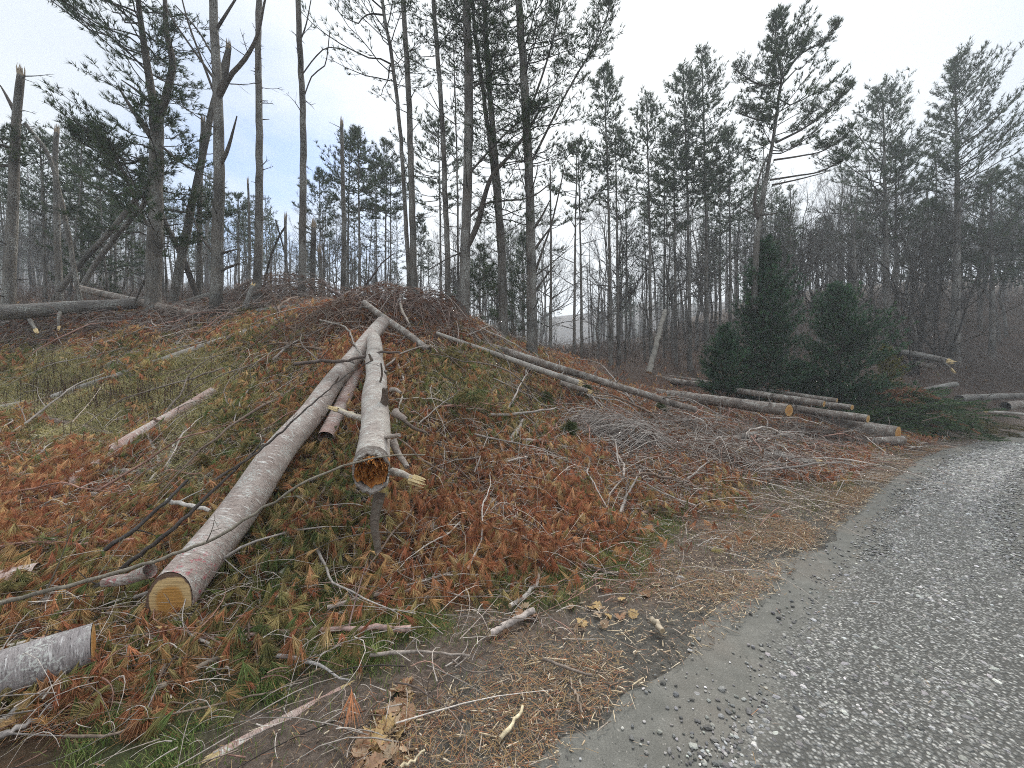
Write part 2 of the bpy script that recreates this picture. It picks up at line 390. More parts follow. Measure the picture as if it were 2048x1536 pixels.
g = Geo(); n0, n1_ = len(s_arc), len(offs); idx = np.arange(n0*n1_).reshape(n0, n1_)
Q = np.stack([idx[:-1,:-1], idx[:-1,1:], idx[1:,1:], idx[1:,:-1]], -1)[..., ::-1].reshape(-1, 4)
gr = grav.ravel()[:, None]
g.add(np.stack([RX, RY, RZ], -1).reshape(-1, 3), Q=Q, C=np.concatenate([gr, gr*0, gr*0], 1))
t = NT('gravel_road'); tc = t.n('ShaderNodeTexCoord').outputs['Object']
ga = t.n('ShaderNodeSeparateXYZ', {0: t.attr()}).outputs[0]
fine = t.noise(tc, 140, 4, .7); mid = t.noise(tc, 7, 5); pat = t.noise(tc, 1.3, 4)
dirt = t.mix(t.ramp(mid, [(.35, 0), (.65, 1)]), (.115, .112, .098), (.155, .150, .132))
dirt = t.mix(t.ramp(pat, [(.5, 0), (.7, .5)]), dirt, (.165, .14, .115))
dirt = t.mix(1.0, dirt, t.ramp(fine, [(.3, .70), (.7, 1.25)]), 'MULTIPLY')
dirt = t.mix(t.ramp(t.noise(tc, 55, 3, .6), [(.66, 0), (.70, .8)]), dirt, (.28, .26, .23))
dirt = t.mix(t.ramp(t.noise(tc, 42, 3, .6), [(.68, 0), (.71, .8)]), dirt, (.05, .05, .047))
v1 = t.n('ShaderNodeTexVoronoi', {'Vector': tc, 'Scale': 62.0, 'Randomness': 1.0}); vc = t.n('ShaderNodeSeparateXYZ', {0: v1.outputs['Color']}).outputs[0]
v1d = v1.outputs['Distance']
stone = t.ramp(vc, [(0, (.11, .108, .10)), (.35, (.17, .168, .155)), (.7, (.26, .255, .235)), (.92, (.42, .41, .38))])
stone = t.mix(t.ramp(v1d, [(.3, 0), (.62, 1)]), stone, (.085, .083, .075))
c = t.mix(ga, dirt, stone)
hgt = t.math('ADD', t.math('MULTIPLY', t.math('SUBTRACT', 1.0, v1d), t.math('MULTIPLY', ga, 1.3)), t.math('MULTIPLY', fine, .25))
rm = t.done(c, .9, hgt, .012, .9)
obj('road', g.mesh('road', [rm]), kind='structure')

# stones on the road, modelled one by one near the camera
def ico():
    p = (1+5**.5)/2; v = np.array([(-1,p,0),(1,p,0),(-1,-p,0),(1,-p,0),(0,-1,p),(0,1,p),(0,-1,-p),(0,1,-p),(p,0,-1),(p,0,1),(-p,0,-1),(-p,0,1)])/math.hypot(1, p)
    f = np.array([(0,11,5),(0,5,1),(0,1,7),(0,7,10),(0,10,11),(1,5,9),(5,11,4),(11,10,2),(10,7,6),(7,1,8),(3,9,4),(3,4,2),(3,2,6),(3,6,8),(3,8,9),(4,9,5),(2,4,11),(6,2,10),(8,6,7),(9,8,1)])
    return v, f
def stones(n, s, o, size, name, label=None):
    x, y, nx_, ny_ = edge_at(s); x = x+nx_*o; y = y+ny_*o
    iv, jf = ico(); V = np.repeat(iv[None], n, 0)*U(.72, 1.28, (n, 12, 1)); V = V*np.stack([U(.7, 1.4, n), U(.7, 1.1, n), U(.35, .7, n)], 1)[:, None]
    a = U(0, 6.28, n); ca, sa = np.cos(a), np.sin(a)
    V = np.stack([V[..., 0]*ca[:, None]-V[..., 1]*sa[:, None], V[..., 0]*sa[:, None]+V[..., 1]*ca[:, None], V[..., 2]], -1)*size[:, None, None]
    V = V+np.stack([x, y, .010+size*.12], 1)[:, None]
    val = rng.choice([.10, .15, .21, .28, .38, .52], n, p=[.16, .24, .25, .19, .11, .05])*U(.8, 1.2, n)
    C = val[:, None]*np.stack([U(.99, 1.08, n), U(.97, 1.04, n), U(.88, 1.0, n)], 1)
    g = Geo(); g.add(V.reshape(-1, 3), T=(jf[None]+np.arange(n)[:, None, None]*12).reshape(-1, 3), C=rep(C, 12))
    return g
n = 95000; s = 16.4+U(0, 1, n)**1.5*17; gs, ge = GS(s), GE(s)
o = U(0, 1, n); edge_f = U(0, 1, n); o = gs+.06+rng.normal(0, .13, n)+(ge-gs)*o; o = np.where(U(0, 1, n) < .05, U(.02, 2.8, n), o); o = np.where(U(0, 1, n) < .16, U(3.3, 4.6, n), o)
size = np.exp(rng.normal(math.log(.0066), .45, n)).clip(.003, .018)*np.interp(s, [16, 22, 26, 33], [1, 1.1, 1.5, 2.2])
t = NT('stone'); tc = t.n('ShaderNodeTexCoord').outputs['Object']; nn_ = t.noise(tc, 120, 3)
stm = t.done(t.mix(1.0, t.attr(), t.ramp(nn_, [(.3, .75), (.7, 1.2)]), 'MULTIPLY'), .8, nn_, .003, spec=.3)
obj('gravel', stones(n, s, o, size, 'gravel').mesh('gravel', [stm], smooth=False), kind='stuff')

# ------------------------------------------------------------------ distant ridge and hills
def hills():
    g = Geo(); az = np.linspace(-2.6, 2.6, 240); rows = []
    rad = np.array([120, 140, 160, 175]); 
    for k, r in enumerate(rad):
        hh = [8, 20, 36, 20][k]*(.55+.5*vnoise(az*2.2, az*0+k*.01, 31)+.18*vnoise(az*9, az*0, 32)) + 3
        rows.append(np.stack([np.sin(az)*r, np.cos(az)*r, hh], 1))
    V = np.array(rows).reshape(-1, 3); idx = np.arange(4*240).reshape(4, 240)
    Q = np.stack([idx[:-1,:-1], idx[:-1,1:], idx[1:,1:], idx[1:,:-1]], -1)[..., ::-1].reshape(-1, 4)
    g.add(V, Q=Q); t = NT('hill_woods'); tc = t.n('ShaderNodeTexCoord').outputs['Object']; n = t.noise(tc, .35, 6, .7)
    m = t.done(t.mix(t.ramp(n, [(.35, 0), (.65, 1)]), (.05, .045, .045), (.11, .095, .085)), 1.0, n, 2.0)
    obj('hills', g.mesh('hills', [m]), kind='structure')
hills()

# ------------------------------------------------------------------ sky, sun, haze, camera
w = bpy.data.worlds.new('World'); sc.world = w; w.use_nodes = True; nt = w.node_tree; nt.nodes.clear()
def wn(typ, ins=None, **kw):
    nd = nt.nodes.new(typ)
    for k, v in kw.items(): setattr(nd, k, v)
    for k, v in (ins or {}).items():
        if isinstance(v, bpy.types.NodeSocket): nt.links.new(v, nd.inputs[k])
        else: nd.inputs[k].default_value = v
    return nd
SUN_EL, SUN_AZ = math.radians(48), math.radians(18)       # azimuth from +Y towards +X
sky = wn('ShaderNodeTexSky', sky_type='NISHITA', sun_disc=False, sun_elevation=SUN_EL, sun_rotation=SUN_AZ, air_density=1.0, dust_density=1.5, ozone_density=3.0)
gen = wn('ShaderNodeTexCoord').outputs['Generated']
def wramp(fac, stops):
    r = wn('ShaderNodeValToRGB', {'Fac': fac}); e = r.color_ramp
    while len(e.elements) < len(stops): e.elements.new(.5)
    for el, (p, c) in zip(e.elements, stops): el.position = p; el.color = (*c, 1) if hasattr(c, '__len__') else (c, c, c, 1)
    return r.outputs[0]
def wmix(f, a, b, blend='MIX'):
    m = wn('ShaderNodeMix', data_type='RGBA', blend_type=blend)
    for s_, v in ((m.inputs[0], f), (m.inputs[6], a), (m.inputs[7], b)):
        if isinstance(v, bpy.types.NodeSocket): nt.links.new(v, s_)
        else: s_.default_value = (*v, 1) if hasattr(v, '__len__') else v
    return m.outputs[2]
def wdot(vec):
    v = np.array(vec, float); v /= np.linalg.norm(v)
    return wn('ShaderNodeVectorMath', {0: gen, 1: tuple(v)}, operation='DOT_PRODUCT').outputs['Value']
stretch = wn('ShaderNodeVectorMath', {0: gen, 1: (1.0, 1.0, 2.2)}, operation='MULTIPLY').outputs[0]
cn = wn('ShaderNodeTexNoise', {'Vector': stretch, 'Scale': 1.7, 'Detail': 5.0, 'Roughness': .5}).outputs[0]
cn2 = wn('ShaderNodeTexNoise', {'Vector': stretch, 'Scale': 3.6, 'Detail': 6.0, 'Roughness': .55}).outputs[0]
cloud = wmix(wramp(cn, [(.34, 0.0), (.62, 1.0)]), (4.1, 4.6, 5.3), (5.2, 5.5, 5.8))
glow = wramp(wdot((.22, 1, .95)), [(.80, 0.0), (.985, 1.0)])
cloud = wmix(glow, cloud, (6.3, 6.5, 6.6))
gap = wdot((-.60, 1, .50))
gapf = wn('ShaderNodeMath', {0: wramp(gap, [(.955, 0.0), (.995, 1.0)]), 1: wramp(cn2, [(.36, .15), (.60, 1.0)])}, operation='MULTIPLY').outputs[0]
gapf = wn('ShaderNodeMath', {0: gapf, 1: 1.0}, operation='MULTIPLY').outputs[0]
skyc = wmix(1.0, sky.outputs[0], (1.2, 1.2, 1.2), 'MULTIPLY')
final = wmix(gapf, cloud, skyc)
elz = wn('ShaderNodeSeparateXYZ', {0: gen}).outputs[2]
final = wmix(1.0, final, wramp(wn('ShaderNodeMath', {0: elz, 1: .5}, operation='MULTIPLY').outputs[0], [(.35, .37), (.5, 1.0)]), 'MULTIPLY')        # overcast sky: brightest overhead
bg = wn('ShaderNodeBackground', {'Color': wmix(1.0, final, (2.7, 2.7, 2.7), 'MULTIPLY'), 'Strength': 0.1}); nt.links.new(bg.outputs[0], wn('ShaderNodeOutputWorld').inputs['Surface'])

L = bpy.data.lights.new('sun', 'SUN'); L.energy = 2.5; L.angle = math.radians(18); L.color = (1.0, .96, .90)
so = bpy.data.objects.new('sun', L); COL.objects.link(so)
sd = Vector((math.sin(SUN_AZ)*math.cos(SUN_EL), math.cos(SUN_AZ)*math.cos(SUN_EL), math.sin(SUN_EL)))
so.rotation_euler = sd.to_track_quat('Z', 'Y').to_euler(); so.location = sd*60

HAZE = 0.0026
if HAZE:
    g = Geo(); x0, x1, y0, y1, z0, z1 = -200, 200, -35, 200, -1.2, 46
    V = [(x, y, z) for z in (z0, z1) for y in (y0, y1) for x in (x0, x1)]
    g.add(V, Q=[(0,2,3,1),(4,5,7,6),(0,1,5,4),(2,6,7,3),(0,4,6,2),(1,3,7,5)])
    hm = bpy.data.materials.new('haze'); hm.use_nodes = True; ht = hm.node_tree; ht.nodes.clear()
    pv = ht.nodes.new('ShaderNodeVolumePrincipled'); pv.inputs['Color'].default_value = (.90, .95, 1.0, 1); pv.inputs['Density'].default_value = HAZE; pv.inputs['Anisotropy'].default_value = .2
    ho = ht.nodes.new('ShaderNodeOutputMaterial'); ht.links.new(pv.outputs[0], ho.inputs['Volume'])
    obj('haze', g.mesh('haze', [hm], smooth=False), kind='stuff')

cam = bpy.data.cameras.new('camera'); cam.sensor_width = 36; cam.lens = 36*F/2048; cam.clip_end = 2000; cam.clip_start = .05
co_ = bpy.data.objects.new('camera', cam); COL.objects.link(co_); co_.location = (0, 0, EYE); co_.rotation_euler = (math.pi/2, 0, 0); sc.camera = co_
sc.view_settings.view_transform = 'Standard'; sc.view_settings.look = 'None'; sc.view_settings.exposure = 0.86; sc.view_settings.gamma = 1
sc.cycles.max_bounces = 5; sc.cycles.diffuse_bounces = 3; sc.cycles.transmission_bounces = 3; sc.cycles.volume_bounces = 1; sc.cycles.transparent_max_bounces = 4
sc.cycles.use_denoising = False; sc.cycles.denoiser = 'OPENIMAGEDENOISE'; sc.cycles.denoising_input_passes = 'RGB_ALBEDO_NORMAL'; sc.cycles.denoising_prefilter = 'ACCURATE'; sc.cycles.filter_width = 1.0

# ------------------------------------------------------------------ tree builders
PINE = np.array([(.042,.072,.032), (.058,.090,.040), (.075,.105,.048), (.036,.062,.034)])
def px_path(path, Y, top=None, lean=0.0):
    """pixel path (base first) in the plane at depth Y; the base is put on the ground"""
    P = [P3(u, v, Y) for u, v in path]
    P[0][2] = Hs(P[0][0], Y)-.1 if abs(Hs(P[0][0], Y)-P[0][2]) < 3 else P[0][2]
    P = np.array(P)
    if top is not None:
        d = P[-1]-P[-2]; d /= np.linalg.norm(d); d = nrm(d+np.array([0, 0, .6]))
        k = (top-P[-1][2])/d[2]
        if k > 0.3: P = np.vstack([P, P[-1]+d*k])
    P[1:, 1] += np.cumsum(rng.normal(0, .03, len(P)-1))
    return P
def trunk_geo(P, r0, r1, k=12, flare=.35, wob=.006, knots=True, step=.3, k_dark=.6, power=.85):
    Ltot = np.linalg.norm(np.diff(P, axis=0), axis=1).sum(); n = max(6, int(Ltot/step)); C = catmull(P, n)
    C[1:-1, :2] += rng.normal(0, wob, (n-2, 2)); s = np.linspace(0, 1, n)
    R = r0+(r1-r0)*s**power; R = R*(1+flare*np.exp(-s*Ltot/.28)); col = np.ones((n, 3))
    return C, R
def add_trunk(g, C, R, k, knots=None, mi=0, rough=.05):
    V, q, m = tubes(C[None], R[None], k); n = len(C)
    cc = np.repeat(C, k, 0); V = cc+(V-cc)*U(1-rough, 1+rough, (len(V), 1))
    col = np.ones(n)
    if knots is not None:
        for j in knots: col[min(j, n-1)] = U(.45, .75)
    g.add(V, Q=q, C=np.repeat(col[:, None]*np.ones(3), k, 0), mi=mi)
    top = V[-k:]; g.add(np.vstack([top, top.mean(0)[None]]), T=[(i, (i+1) % k, k) for i in range(k)], C=np.ones((k+1, 3))*.8, mi=mi)
def at_s(C, R, s):
    n = len(C); f = np.clip(s, 0, 1)*(n-1); i = np.minimum(f.astype(int), n-2); t = (f-i)[:, None]
    return C[i]*(1-t)+C[i+1]*t, R[i]*(1-t[:, 0])+R[i+1]*t[:, 0]
def stubs(g, C, R, s0, s1, per_m, Lm, mi=0, up=(.0, .5), rb=.012, bias=None, twiggy=0.0):
    Lt = np.linalg.norm(np.diff(C, axis=0), axis=1).sum(); n = int(per_m*Lt*(s1-s0))
    if n < 1: return
    s = U(s0, s1, n); wh = .42/Lt; s = np.round(s/wh)*wh+rng.normal(0, .05/Lt, n)
    p, r = at_s(C, R, s); az = U(0, 6.283, n) if bias is None else rng.normal(bias, 1.0, n); el = U(*up, n); Ls = rng.exponential(Lm, n).clip(Lm*.3, Lm*3.2)
    d = np.stack([np.cos(az)*np.cos(el), np.sin(az)*np.cos(el), np.sin(el)], 1); t = np.linspace(0, 1, 5)
    pts = p[:, None]+d[:, None]*(r*.8)[:, None, None]+d[:, None]*(t*1.0)[None, :, None]*Ls[:, None, None]
    bend = rng.normal(0, .12, (n, 1, 3)); bend[..., 2] += U(-.05, .15, (n, 1)); pts = pts+bend*(t**2)[None, :, None]*Ls[:, None, None]
    rad = (rb*U(.7, 1.5, n)+Ls*.004)[:, None]*(1-.72*t)[None]
    V, q, m = tubes(pts, rad, 4); g.add(V, Q=q, C=rep(U(.35, .7, n)[:, None]*np.ones(3), m), mi=mi)
    if twiggy > 0:
        k = 4; keep = Ls > Lm*.8; P0 = pts[keep]; l0 = Ls[keep]; B = len(P0)
        if B:
            tt = U(.35, .95, (B, k)); i = (tt*4).astype(int); f = (tt*4-i)[..., None]; b = P0[np.arange(B)[:, None], i]*(1-f)+P0[np.arange(B)[:, None], np.minimum(i+1, 4)]*f
            dd = nrm(np.repeat(d[keep][:, None], k, 1)+runit(B*k).reshape(B, k, 3)*.7); ln = (l0[:, None]*U(.2, .5, (B, k))*twiggy)[..., None]
            q3 = np.stack([b, b+dd*ln*.5, b+dd*ln+np.array([0, 0, .1])*ln], 2).reshape(-1, 3, 3)
            V, q, m = tubes(q3, np.tile([.0045, .0035, .002], (len(q3), 1)), 3); g.add(V, Q=q, C=(.45, .42, .4), mi=mi)
def live_crown(g, C, R, s0, Lmax, per_whorl=5, dz=.42, asym=(0, 0.0), el=(-.05, .95), shape='pine', tuft=.11, nn=7, dens=1.0, mb=0, mn=1, width=.0065, sec=9, k_up=.28, fill=.35, pal=PINE, thin=1.0, low=.75):
    Lt = np.linalg.norm(np.diff(C, axis=0), axis=1).sum(); whs = np.arange(s0*Lt, Lt*.992, dz)/Lt
    s = np.repeat(whs, per_whorl)+rng.normal(0, .10/Lt, len(whs)*per_whorl); s = s.clip(0, .995); B = len(s)
    if B == 0: return
    c = ((s-s0)/(1-s0)).clip(0, 1); prof = np.interp(c, [0, .12, .35, .7, 1], [low, .95, 1.0, .62, .12]); az = np.repeat(U(0, 6.28, len(whs)), per_whorl)+np.tile(np.arange(per_whorl)*6.283/per_whorl, len(whs))+rng.normal(0, .35, B)
    Lb = Lmax*prof*U(.55, 1.1, B)*(1+asym[1]*np.cos(az-asym[0]))
    keep = U(0, 1, B) < .88*thin; s, c, az, Lb = s[keep], c[keep], az[keep], Lb[keep].clip(.15); B = len(s)
    p, r = at_s(C, R, s); e = el[0]+(el[1]-el[0])*c**1.3+rng.normal(0, .12, B)
    d = np.stack([np.cos(az)*np.cos(e), np.sin(az)*np.cos(e), np.sin(e)], 1); n = 8; t = np.linspace(0, 1, n)
    pts = p[:, None]+d[:, None]*t[None, :, None]*Lb[:, None, None]; pts[..., 2] += (t**2)[None]*(Lb*k_up)[:, None]
    wob = np.cumsum(rng.normal(0, .022, (B, n, 3)), 1)*Lb[:, None, None]; wob[:, 0] = 0; pts += wob
    rad = (Lb*.0085+.004)[:, None]*(1-.8*t)[None]; V, q, m = tubes(pts, rad, 4); g.add(V, Q=q, C=np.full(3, .55), mi=mb)
    K = sec; tt = np.tile(np.linspace(fill, .98, K), (B, 1))+rng.normal(0, .02, (B, K)); tt = tt.clip(.05, .99); i = (tt*(n-1)).astype(int).clip(0, n-2); f = (tt*(n-1)-i)[..., None]
    bi = np.arange(B)[:, None]; sb = pts[bi, i]*(1-f)+pts[bi, i+1]*f; tang = nrm(pts[bi, i+1]-pts[bi, i])
    lat = nrm(np.cross(tang, np.array([0, 0, 1.0]))); sg = np.tile(np.where(np.arange(K) % 2 == 0, 1, -1), (B, 1))[..., None]
    sdv = nrm(tang*U(.6, 1.1, (B, K, 1))+lat*sg*U(.5, 1.0, (B, K, 1))+np.array([0, 0, 1])*U(-.05, .55, (B, K, 1)))
    sl = (Lb[:, None]*(.42*(1.08-tt))+.10)*U(.6, 1.3, (B, K)); q3 = np.stack([sb, sb+sdv*sl[..., None]*.5, sb+sdv*sl[..., None]+np.array([0, 0, .12])*sl[..., None]], 2).reshape(-1, 3, 3)
    V, q, m = tubes(q3, np.tile([.006, .0045, .003], (len(q3), 1)), 3); g.add(V, Q=q, C=np.full(3, .5), mi=mb)
    N = len(q3); slf = sl.reshape(-1); nt_ = np.maximum(1, np.round(slf/.085*dens)).astype(int).clip(1, 9); rp = np.repeat(np.arange(N), nt_); u_ = U(.25, 1.02, len(rp))
    a, b2, c2 = q3[rp, 0], q3[rp, 1], q3[rp, 2]; pos = np.where((u_ < .5)[:, None], a+(b2-a)*(u_*2)[:, None], b2+(c2-b2)*(u_*2-1)[:, None])+rng.normal(0, .025, (len(rp), 3))
    D = nrm(nrm(c2-a)+runit(len(rp))*.55+np.array([0, 0, .25])); cl = pal[rng.integers(0, len(pal), len(rp))]*np.repeat(U(.75, 1.3, (B, 1)), K, 1).reshape(-1)[rp][:, None]
    needles(g, pos, D, tuft, nn, .62, width, .12, cl, simple=True, mi=mn)
# ------------------------------------------------------------------ logs
_cut = {}
def cutmat(R, orange=False):
    k = (round(R, 2), orange)
    if k not in _cut:
        _cut[k] = mat_cut('cut_wood', R) if not orange else mat_cut('cut_wood_orange', R, (.56, .33, .13), (.50, .24, .07))
    return _cut[k]
def log(name, label, P0, P1, r0, r1, mat, e0='cut', e1='cap', st=(), group=None, cat='log', bend=0.0, orange=False, k=28, ndead=0, stub_mat=None, tilt=0.0):
    P0 = np.array(P0, float); P1 = np.array(P1, float); d = P1-P0; Ln = float(np.linalg.norm(d)); q = Vector(d).to_track_quat('Z', 'Y'); qi = q.inverted()
    root = thing(name, label, cat, P0, group); root.rotation_mode = 'QUATERNION'; root.rotation_quaternion = q
    n = max(5, int(Ln/.10)); n = min(n, 90); s = np.linspace(0, 1, n); C = np.zeros((n, 3)); C[:, 2] = s*Ln; ph = U(0, 6)
    C[:, 0] = bend*np.sin(s*3.14)+.006*np.sin(s*Ln*5+ph)*(r0/.1); C[:, 1] = .006*np.cos(s*Ln*4+ph)*(r0/.1)
    R = r0+(r1-r0)*s; R = R*(1+.035*(vnoise(s*Ln*2.2, s*0+ph, 3)-.5)*2)
    V, qd, m = tubes(C[None], R[None], k); th = np.tile(np.arange(k)*6.283/k, n); zz = np.repeat(s*Ln, k); cc = np.repeat(C, k, 0)
    V = cc+(V-cc)*(1+.05*(vnoise(np.cos(th)*1.6+7, np.sin(th)*1.6+zz*1.5+ph, 21)-.5)*2+.02*(vnoise(np.cos(th)*6+9, np.sin(th)*6+zz*9, 22)-.5))[:, None]
    if tilt:
        upl = np.array(qi@Vector((0, 0, 1))); upl[2] = 0; upl /= np.linalg.norm(upl); V[:, 2] += tilt*((V-cc)@upl)*np.clip(1-np.repeat(s*Ln, k)/.35, 0, 1)
    g = Geo(); cols = np.repeat((1-.35*(vnoise(s*Ln*3.3, s*0+ph, 41) > .80))[:, None]*np.ones(3), k, 0)
    g.add(V, Q=qd, C=cols)
    if e1 == 'cap': g.add(np.vstack([V[-k:], V[-k:].mean(0)[None]]), T=[(i, (i+1) % k, k) for i in range(k)], C=np.full(3, .5))
    obj('trunk', g.mesh('log_trunk', [mat]), root)
    def ring(z, Rr, kk=32): a = np.arange(kk)*6.283/kk; return np.stack([np.cos(a)*Rr, np.sin(a)*Rr, np.full(kk, z)], 1)
    for end, z, sg, RR, ring_v in ((e0, 0.0, -1, r0, V[:k]), (e1, Ln, 1, r1, V[-k:])):
        g = Geo(); ctr = ring_v.mean(0)
        if end == 'cut':
            V2 = np.vstack([ctr+(ring_v-ctr)*f+np.array([0, 0, sg*(.002+.006*(1-f))]) for f in (.985, .8, .5, .2)]+[ctr[None]+np.array([[0, 0, sg*.008]])])
            Qd = [(a*k+i, a*k+(i+1) % k, (a+1)*k+(i+1) % k, (a+1)*k+i) for a in range(3) for i in range(k)]; T = [(3*k+i, 3*k+(i+1) % k, 4*k) for i in range(k)]
            if sg > 0: V2[:, 2] -= Ln
            g.add(V2, Q=Qd, T=T); obj('cut_face', g.mesh('cut_face', [cutmat(RR, orange)], smooth=False), root, (0, 0, Ln) if sg > 0 else None)
        elif end == 'break':
            g.add(np.vstack([ctr+(ring_v-ctr)*.96, ctr[None]+np.array([[0, 0, sg*RR*.2]])]), T=[(i, (i+1) % k, k) for i in range(k)])
            ns = 22; a = U(0, 6.28, ns); rr = RR*np.sqrt(U(0, .85, ns)); b = ctr+np.stack([np.cos(a)*rr, np.sin(a)*rr, np.zeros(ns)], 1); l = U(.3, 2.2, ns)*RR
            p3 = np.stack([b-np.array([0, 0, sg])*.02, b+np.array([0, 0, sg])*l[:, None]*.6+rng.normal(0, .05*RR, (ns, 3)), b+np.array([0, 0, sg])*l[:, None]+rng.normal(0, .1*RR, (ns, 3))], 1)
            V3, q3, m3 = tubes(p3, np.stack([np.full(ns, RR*.26), np.full(ns, RR*.16), np.full(ns, RR*.02)], 1), 4); g.add(V3, Q=q3)
            obj('broken_end', g.mesh('broken_end', [M['wood_pale']], smooth=False), root)
        elif end == 'hollow':
            kk = k; jag = U(-.05, .012, kk)*RR*6; a_ = np.arange(kk)
            o_ = ctr+(ring_v-ctr)*1.012; o_ = o_+np.stack([np.zeros(kk), np.zeros(kk), sg*(.01+np.maximum(jag, -.1)+.035*U(0, 1, kk))], 1)
            back = ctr+(ring_v-ctr)*1.03+np.array([0, 0, -sg*.09]); inn = ctr+(o_-ctr)*np.array([.90, .90, 1.0])
            g.add(np.vstack([back, o_, inn]), Q=[(j*kk+i, j*kk+(i+1) % kk, (j+1)*kk+(i+1) % kk, (j+1)*kk+i) for j in range(2) for i in range(kk)], C=np.full(3, .75))
            obj('torn_bark_rim', g.mesh('torn_bark_rim', [M['log_dark']], smooth=False), root)
            g = Geo(); rs = [.93, .86, .72, .5, .22]; zs = [-.005, -.07, -.13, -.16, -.18]
            V2 = np.vstack([ctr+(ring_v-ctr)*np.array([f, f, 0])*U(.88, 1.06, (kk, 1))+np.stack([np.zeros(kk), np.zeros(kk), sg*(z_*(RR/.14)*np.ones(kk)+U(-.035, .035, kk))], 1) for f, z_ in zip(rs, zs)]+[ctr[None]+np.array([[0, 0, -sg*.19]])])
            g.add(V2, Q=[(j*kk+i, j*kk+(i+1) % kk, (j+1)*kk+(i+1) % kk, (j+1)*kk+i) for j in range(4) for i in range(kk)], T=[(4*kk+i, 4*kk+(i+1) % kk, 5*kk) for i in range(kk)])
            ns = 70; a = U(0, 6.28, ns); rr = RR*np.sqrt(U(.05, .8, ns)); b = ctr+np.stack([np.cos(a)*rr, np.sin(a)*rr, np.full(ns, -sg*.14)], 1); l = U(.03, .16, ns)
            p3 = np.stack([b, b+np.array([0, 0, sg])*l[:, None]*.6+rng.normal(0, .008, (ns, 3)), b+np.array([0, 0, sg])*l[:, None]+rng.normal(0, .014, (ns, 3))], 1)
            V3, q3, m3 = tubes(p3, np.stack([U(.008, .02, ns), U(.006, .013, ns), np.full(ns, .002)], 1), 4); g.add(V3, Q=q3)
            obj('rotten_core', g.mesh('rotten_core', [M['wood_orange']], smooth=False), root)
    # branch stubs: given in the photograph's pixels + depth, or (s, angle, length, radius)
    for sx in st:
        g = Geo()
        if len(sx[0]) == 3:
            a, b, wpx = sx[0], sx[1], sx[2]; A = np.array(qi@Vector(P3(*a)-P0)); B = np.array(qi@Vector(P3(*b)-P0)); rb = wpx/2*a[2]/F
        else:
            (s_, an), ln, rb = sx[0], sx[1], sx[2]; dr = np.array([math.cos(an), math.sin(an), U(-.3, .8)]); dr /= np.linalg.norm(dr); A = np.array([0, 0, s_*Ln])+dr*(r0+(r1-r0)*s_)*.8; B = A+dr*ln
        pts = catmull(np.array([A, (A+B)/2+rng.normal(0, .06, 3)*np.linalg.norm(B-A), B]), 7); rad = rb*np.linspace(1.25, .72, 7)
        V3, q3, m3 = tubes(pts[None], rad[None], 10); cc3 = np.repeat(pts, 10, 0); V3 = cc3+(V3-cc3)*U(.86, 1.12, (70, 1)); tip = sx[3] if len(sx) > 3 else ''
        colr = {'pale': (.9, .88, .85), 'dark': (.32, .28, .25)}.get(tip, (.75, .72, .7)); g.add(V3, Q=q3, C=colr)
        tp = V3[-10:]; g.add(np.vstack([tp, tp.mean(0)[None]]), T=[(i, (i+1) % 10, 10) for i in range(10)], C=np.full(3, .6))
        so_ = obj('branch_stub', g.mesh('branch_stub', [stub_mat or mat]), root)
        if tip in ('pale', 'split'):
            g2 = Geo(); dr = (B-A)/np.linalg.norm(B-A); l_ = rb*5; b3 = B+rng.normal(0, rb*.45, (9, 3)); p3 = np.stack([b3-dr*.02, b3+dr*l_*U(.3, .6, (9, 1)), b3+dr*l_*U(.6, 1.1, (9, 1))], 1)
            V3, q3, m3 = tubes(p3, np.tile([rb*.5, rb*.36, rb*.06], (9, 1)), 4); g2.add(V3, Q=q3); obj('splintered_tip', g2.mesh('splintered_tip', [M['wood_pale']], smooth=False), so_)
    if ndead:
        for j in range(ndead):
            g = Geo(); an = U(0, 6.28); s_ = U(.05, .95); ln = U(.05, .28); rr = r0+(r1-r0)*s_; dr = nrm(np.array([math.cos(an), math.sin(an), U(0, .9)])); A = np.array([0, 0, s_*Ln])+dr*rr*.85
            pts = catmull(np.array([A, A+dr*ln*.5+rng.normal(0, .02, 3), A+dr*ln]), 5); V3, q3, m3 = tubes(pts[None], (U(.006, .014)*np.linspace(1.3, .7, 5))[None], 6); g.add(V3, Q=q3, C=np.full(3, U(.4, .8)))
            obj('branch_stub', g.mesh('branch_stub', [mat]), root)
    return root

def onground(a, b, r):
    A, B = G(a[0], a[1], r*.6), G(b[0], b[1], r*.6); t = np.linspace(0, 1, 40)[:, None]
    for f in np.arange(1.0, .72, -.01):
        p, q = P3(a[0], a[1], A[1]*f), P3(b[0], b[1], B[1]*f); ln = p*(1-t)+q*t
        if (ln[:, 2]-H(ln[:, 0], ln[:, 1])).min() > r*.15: break
    return p, q
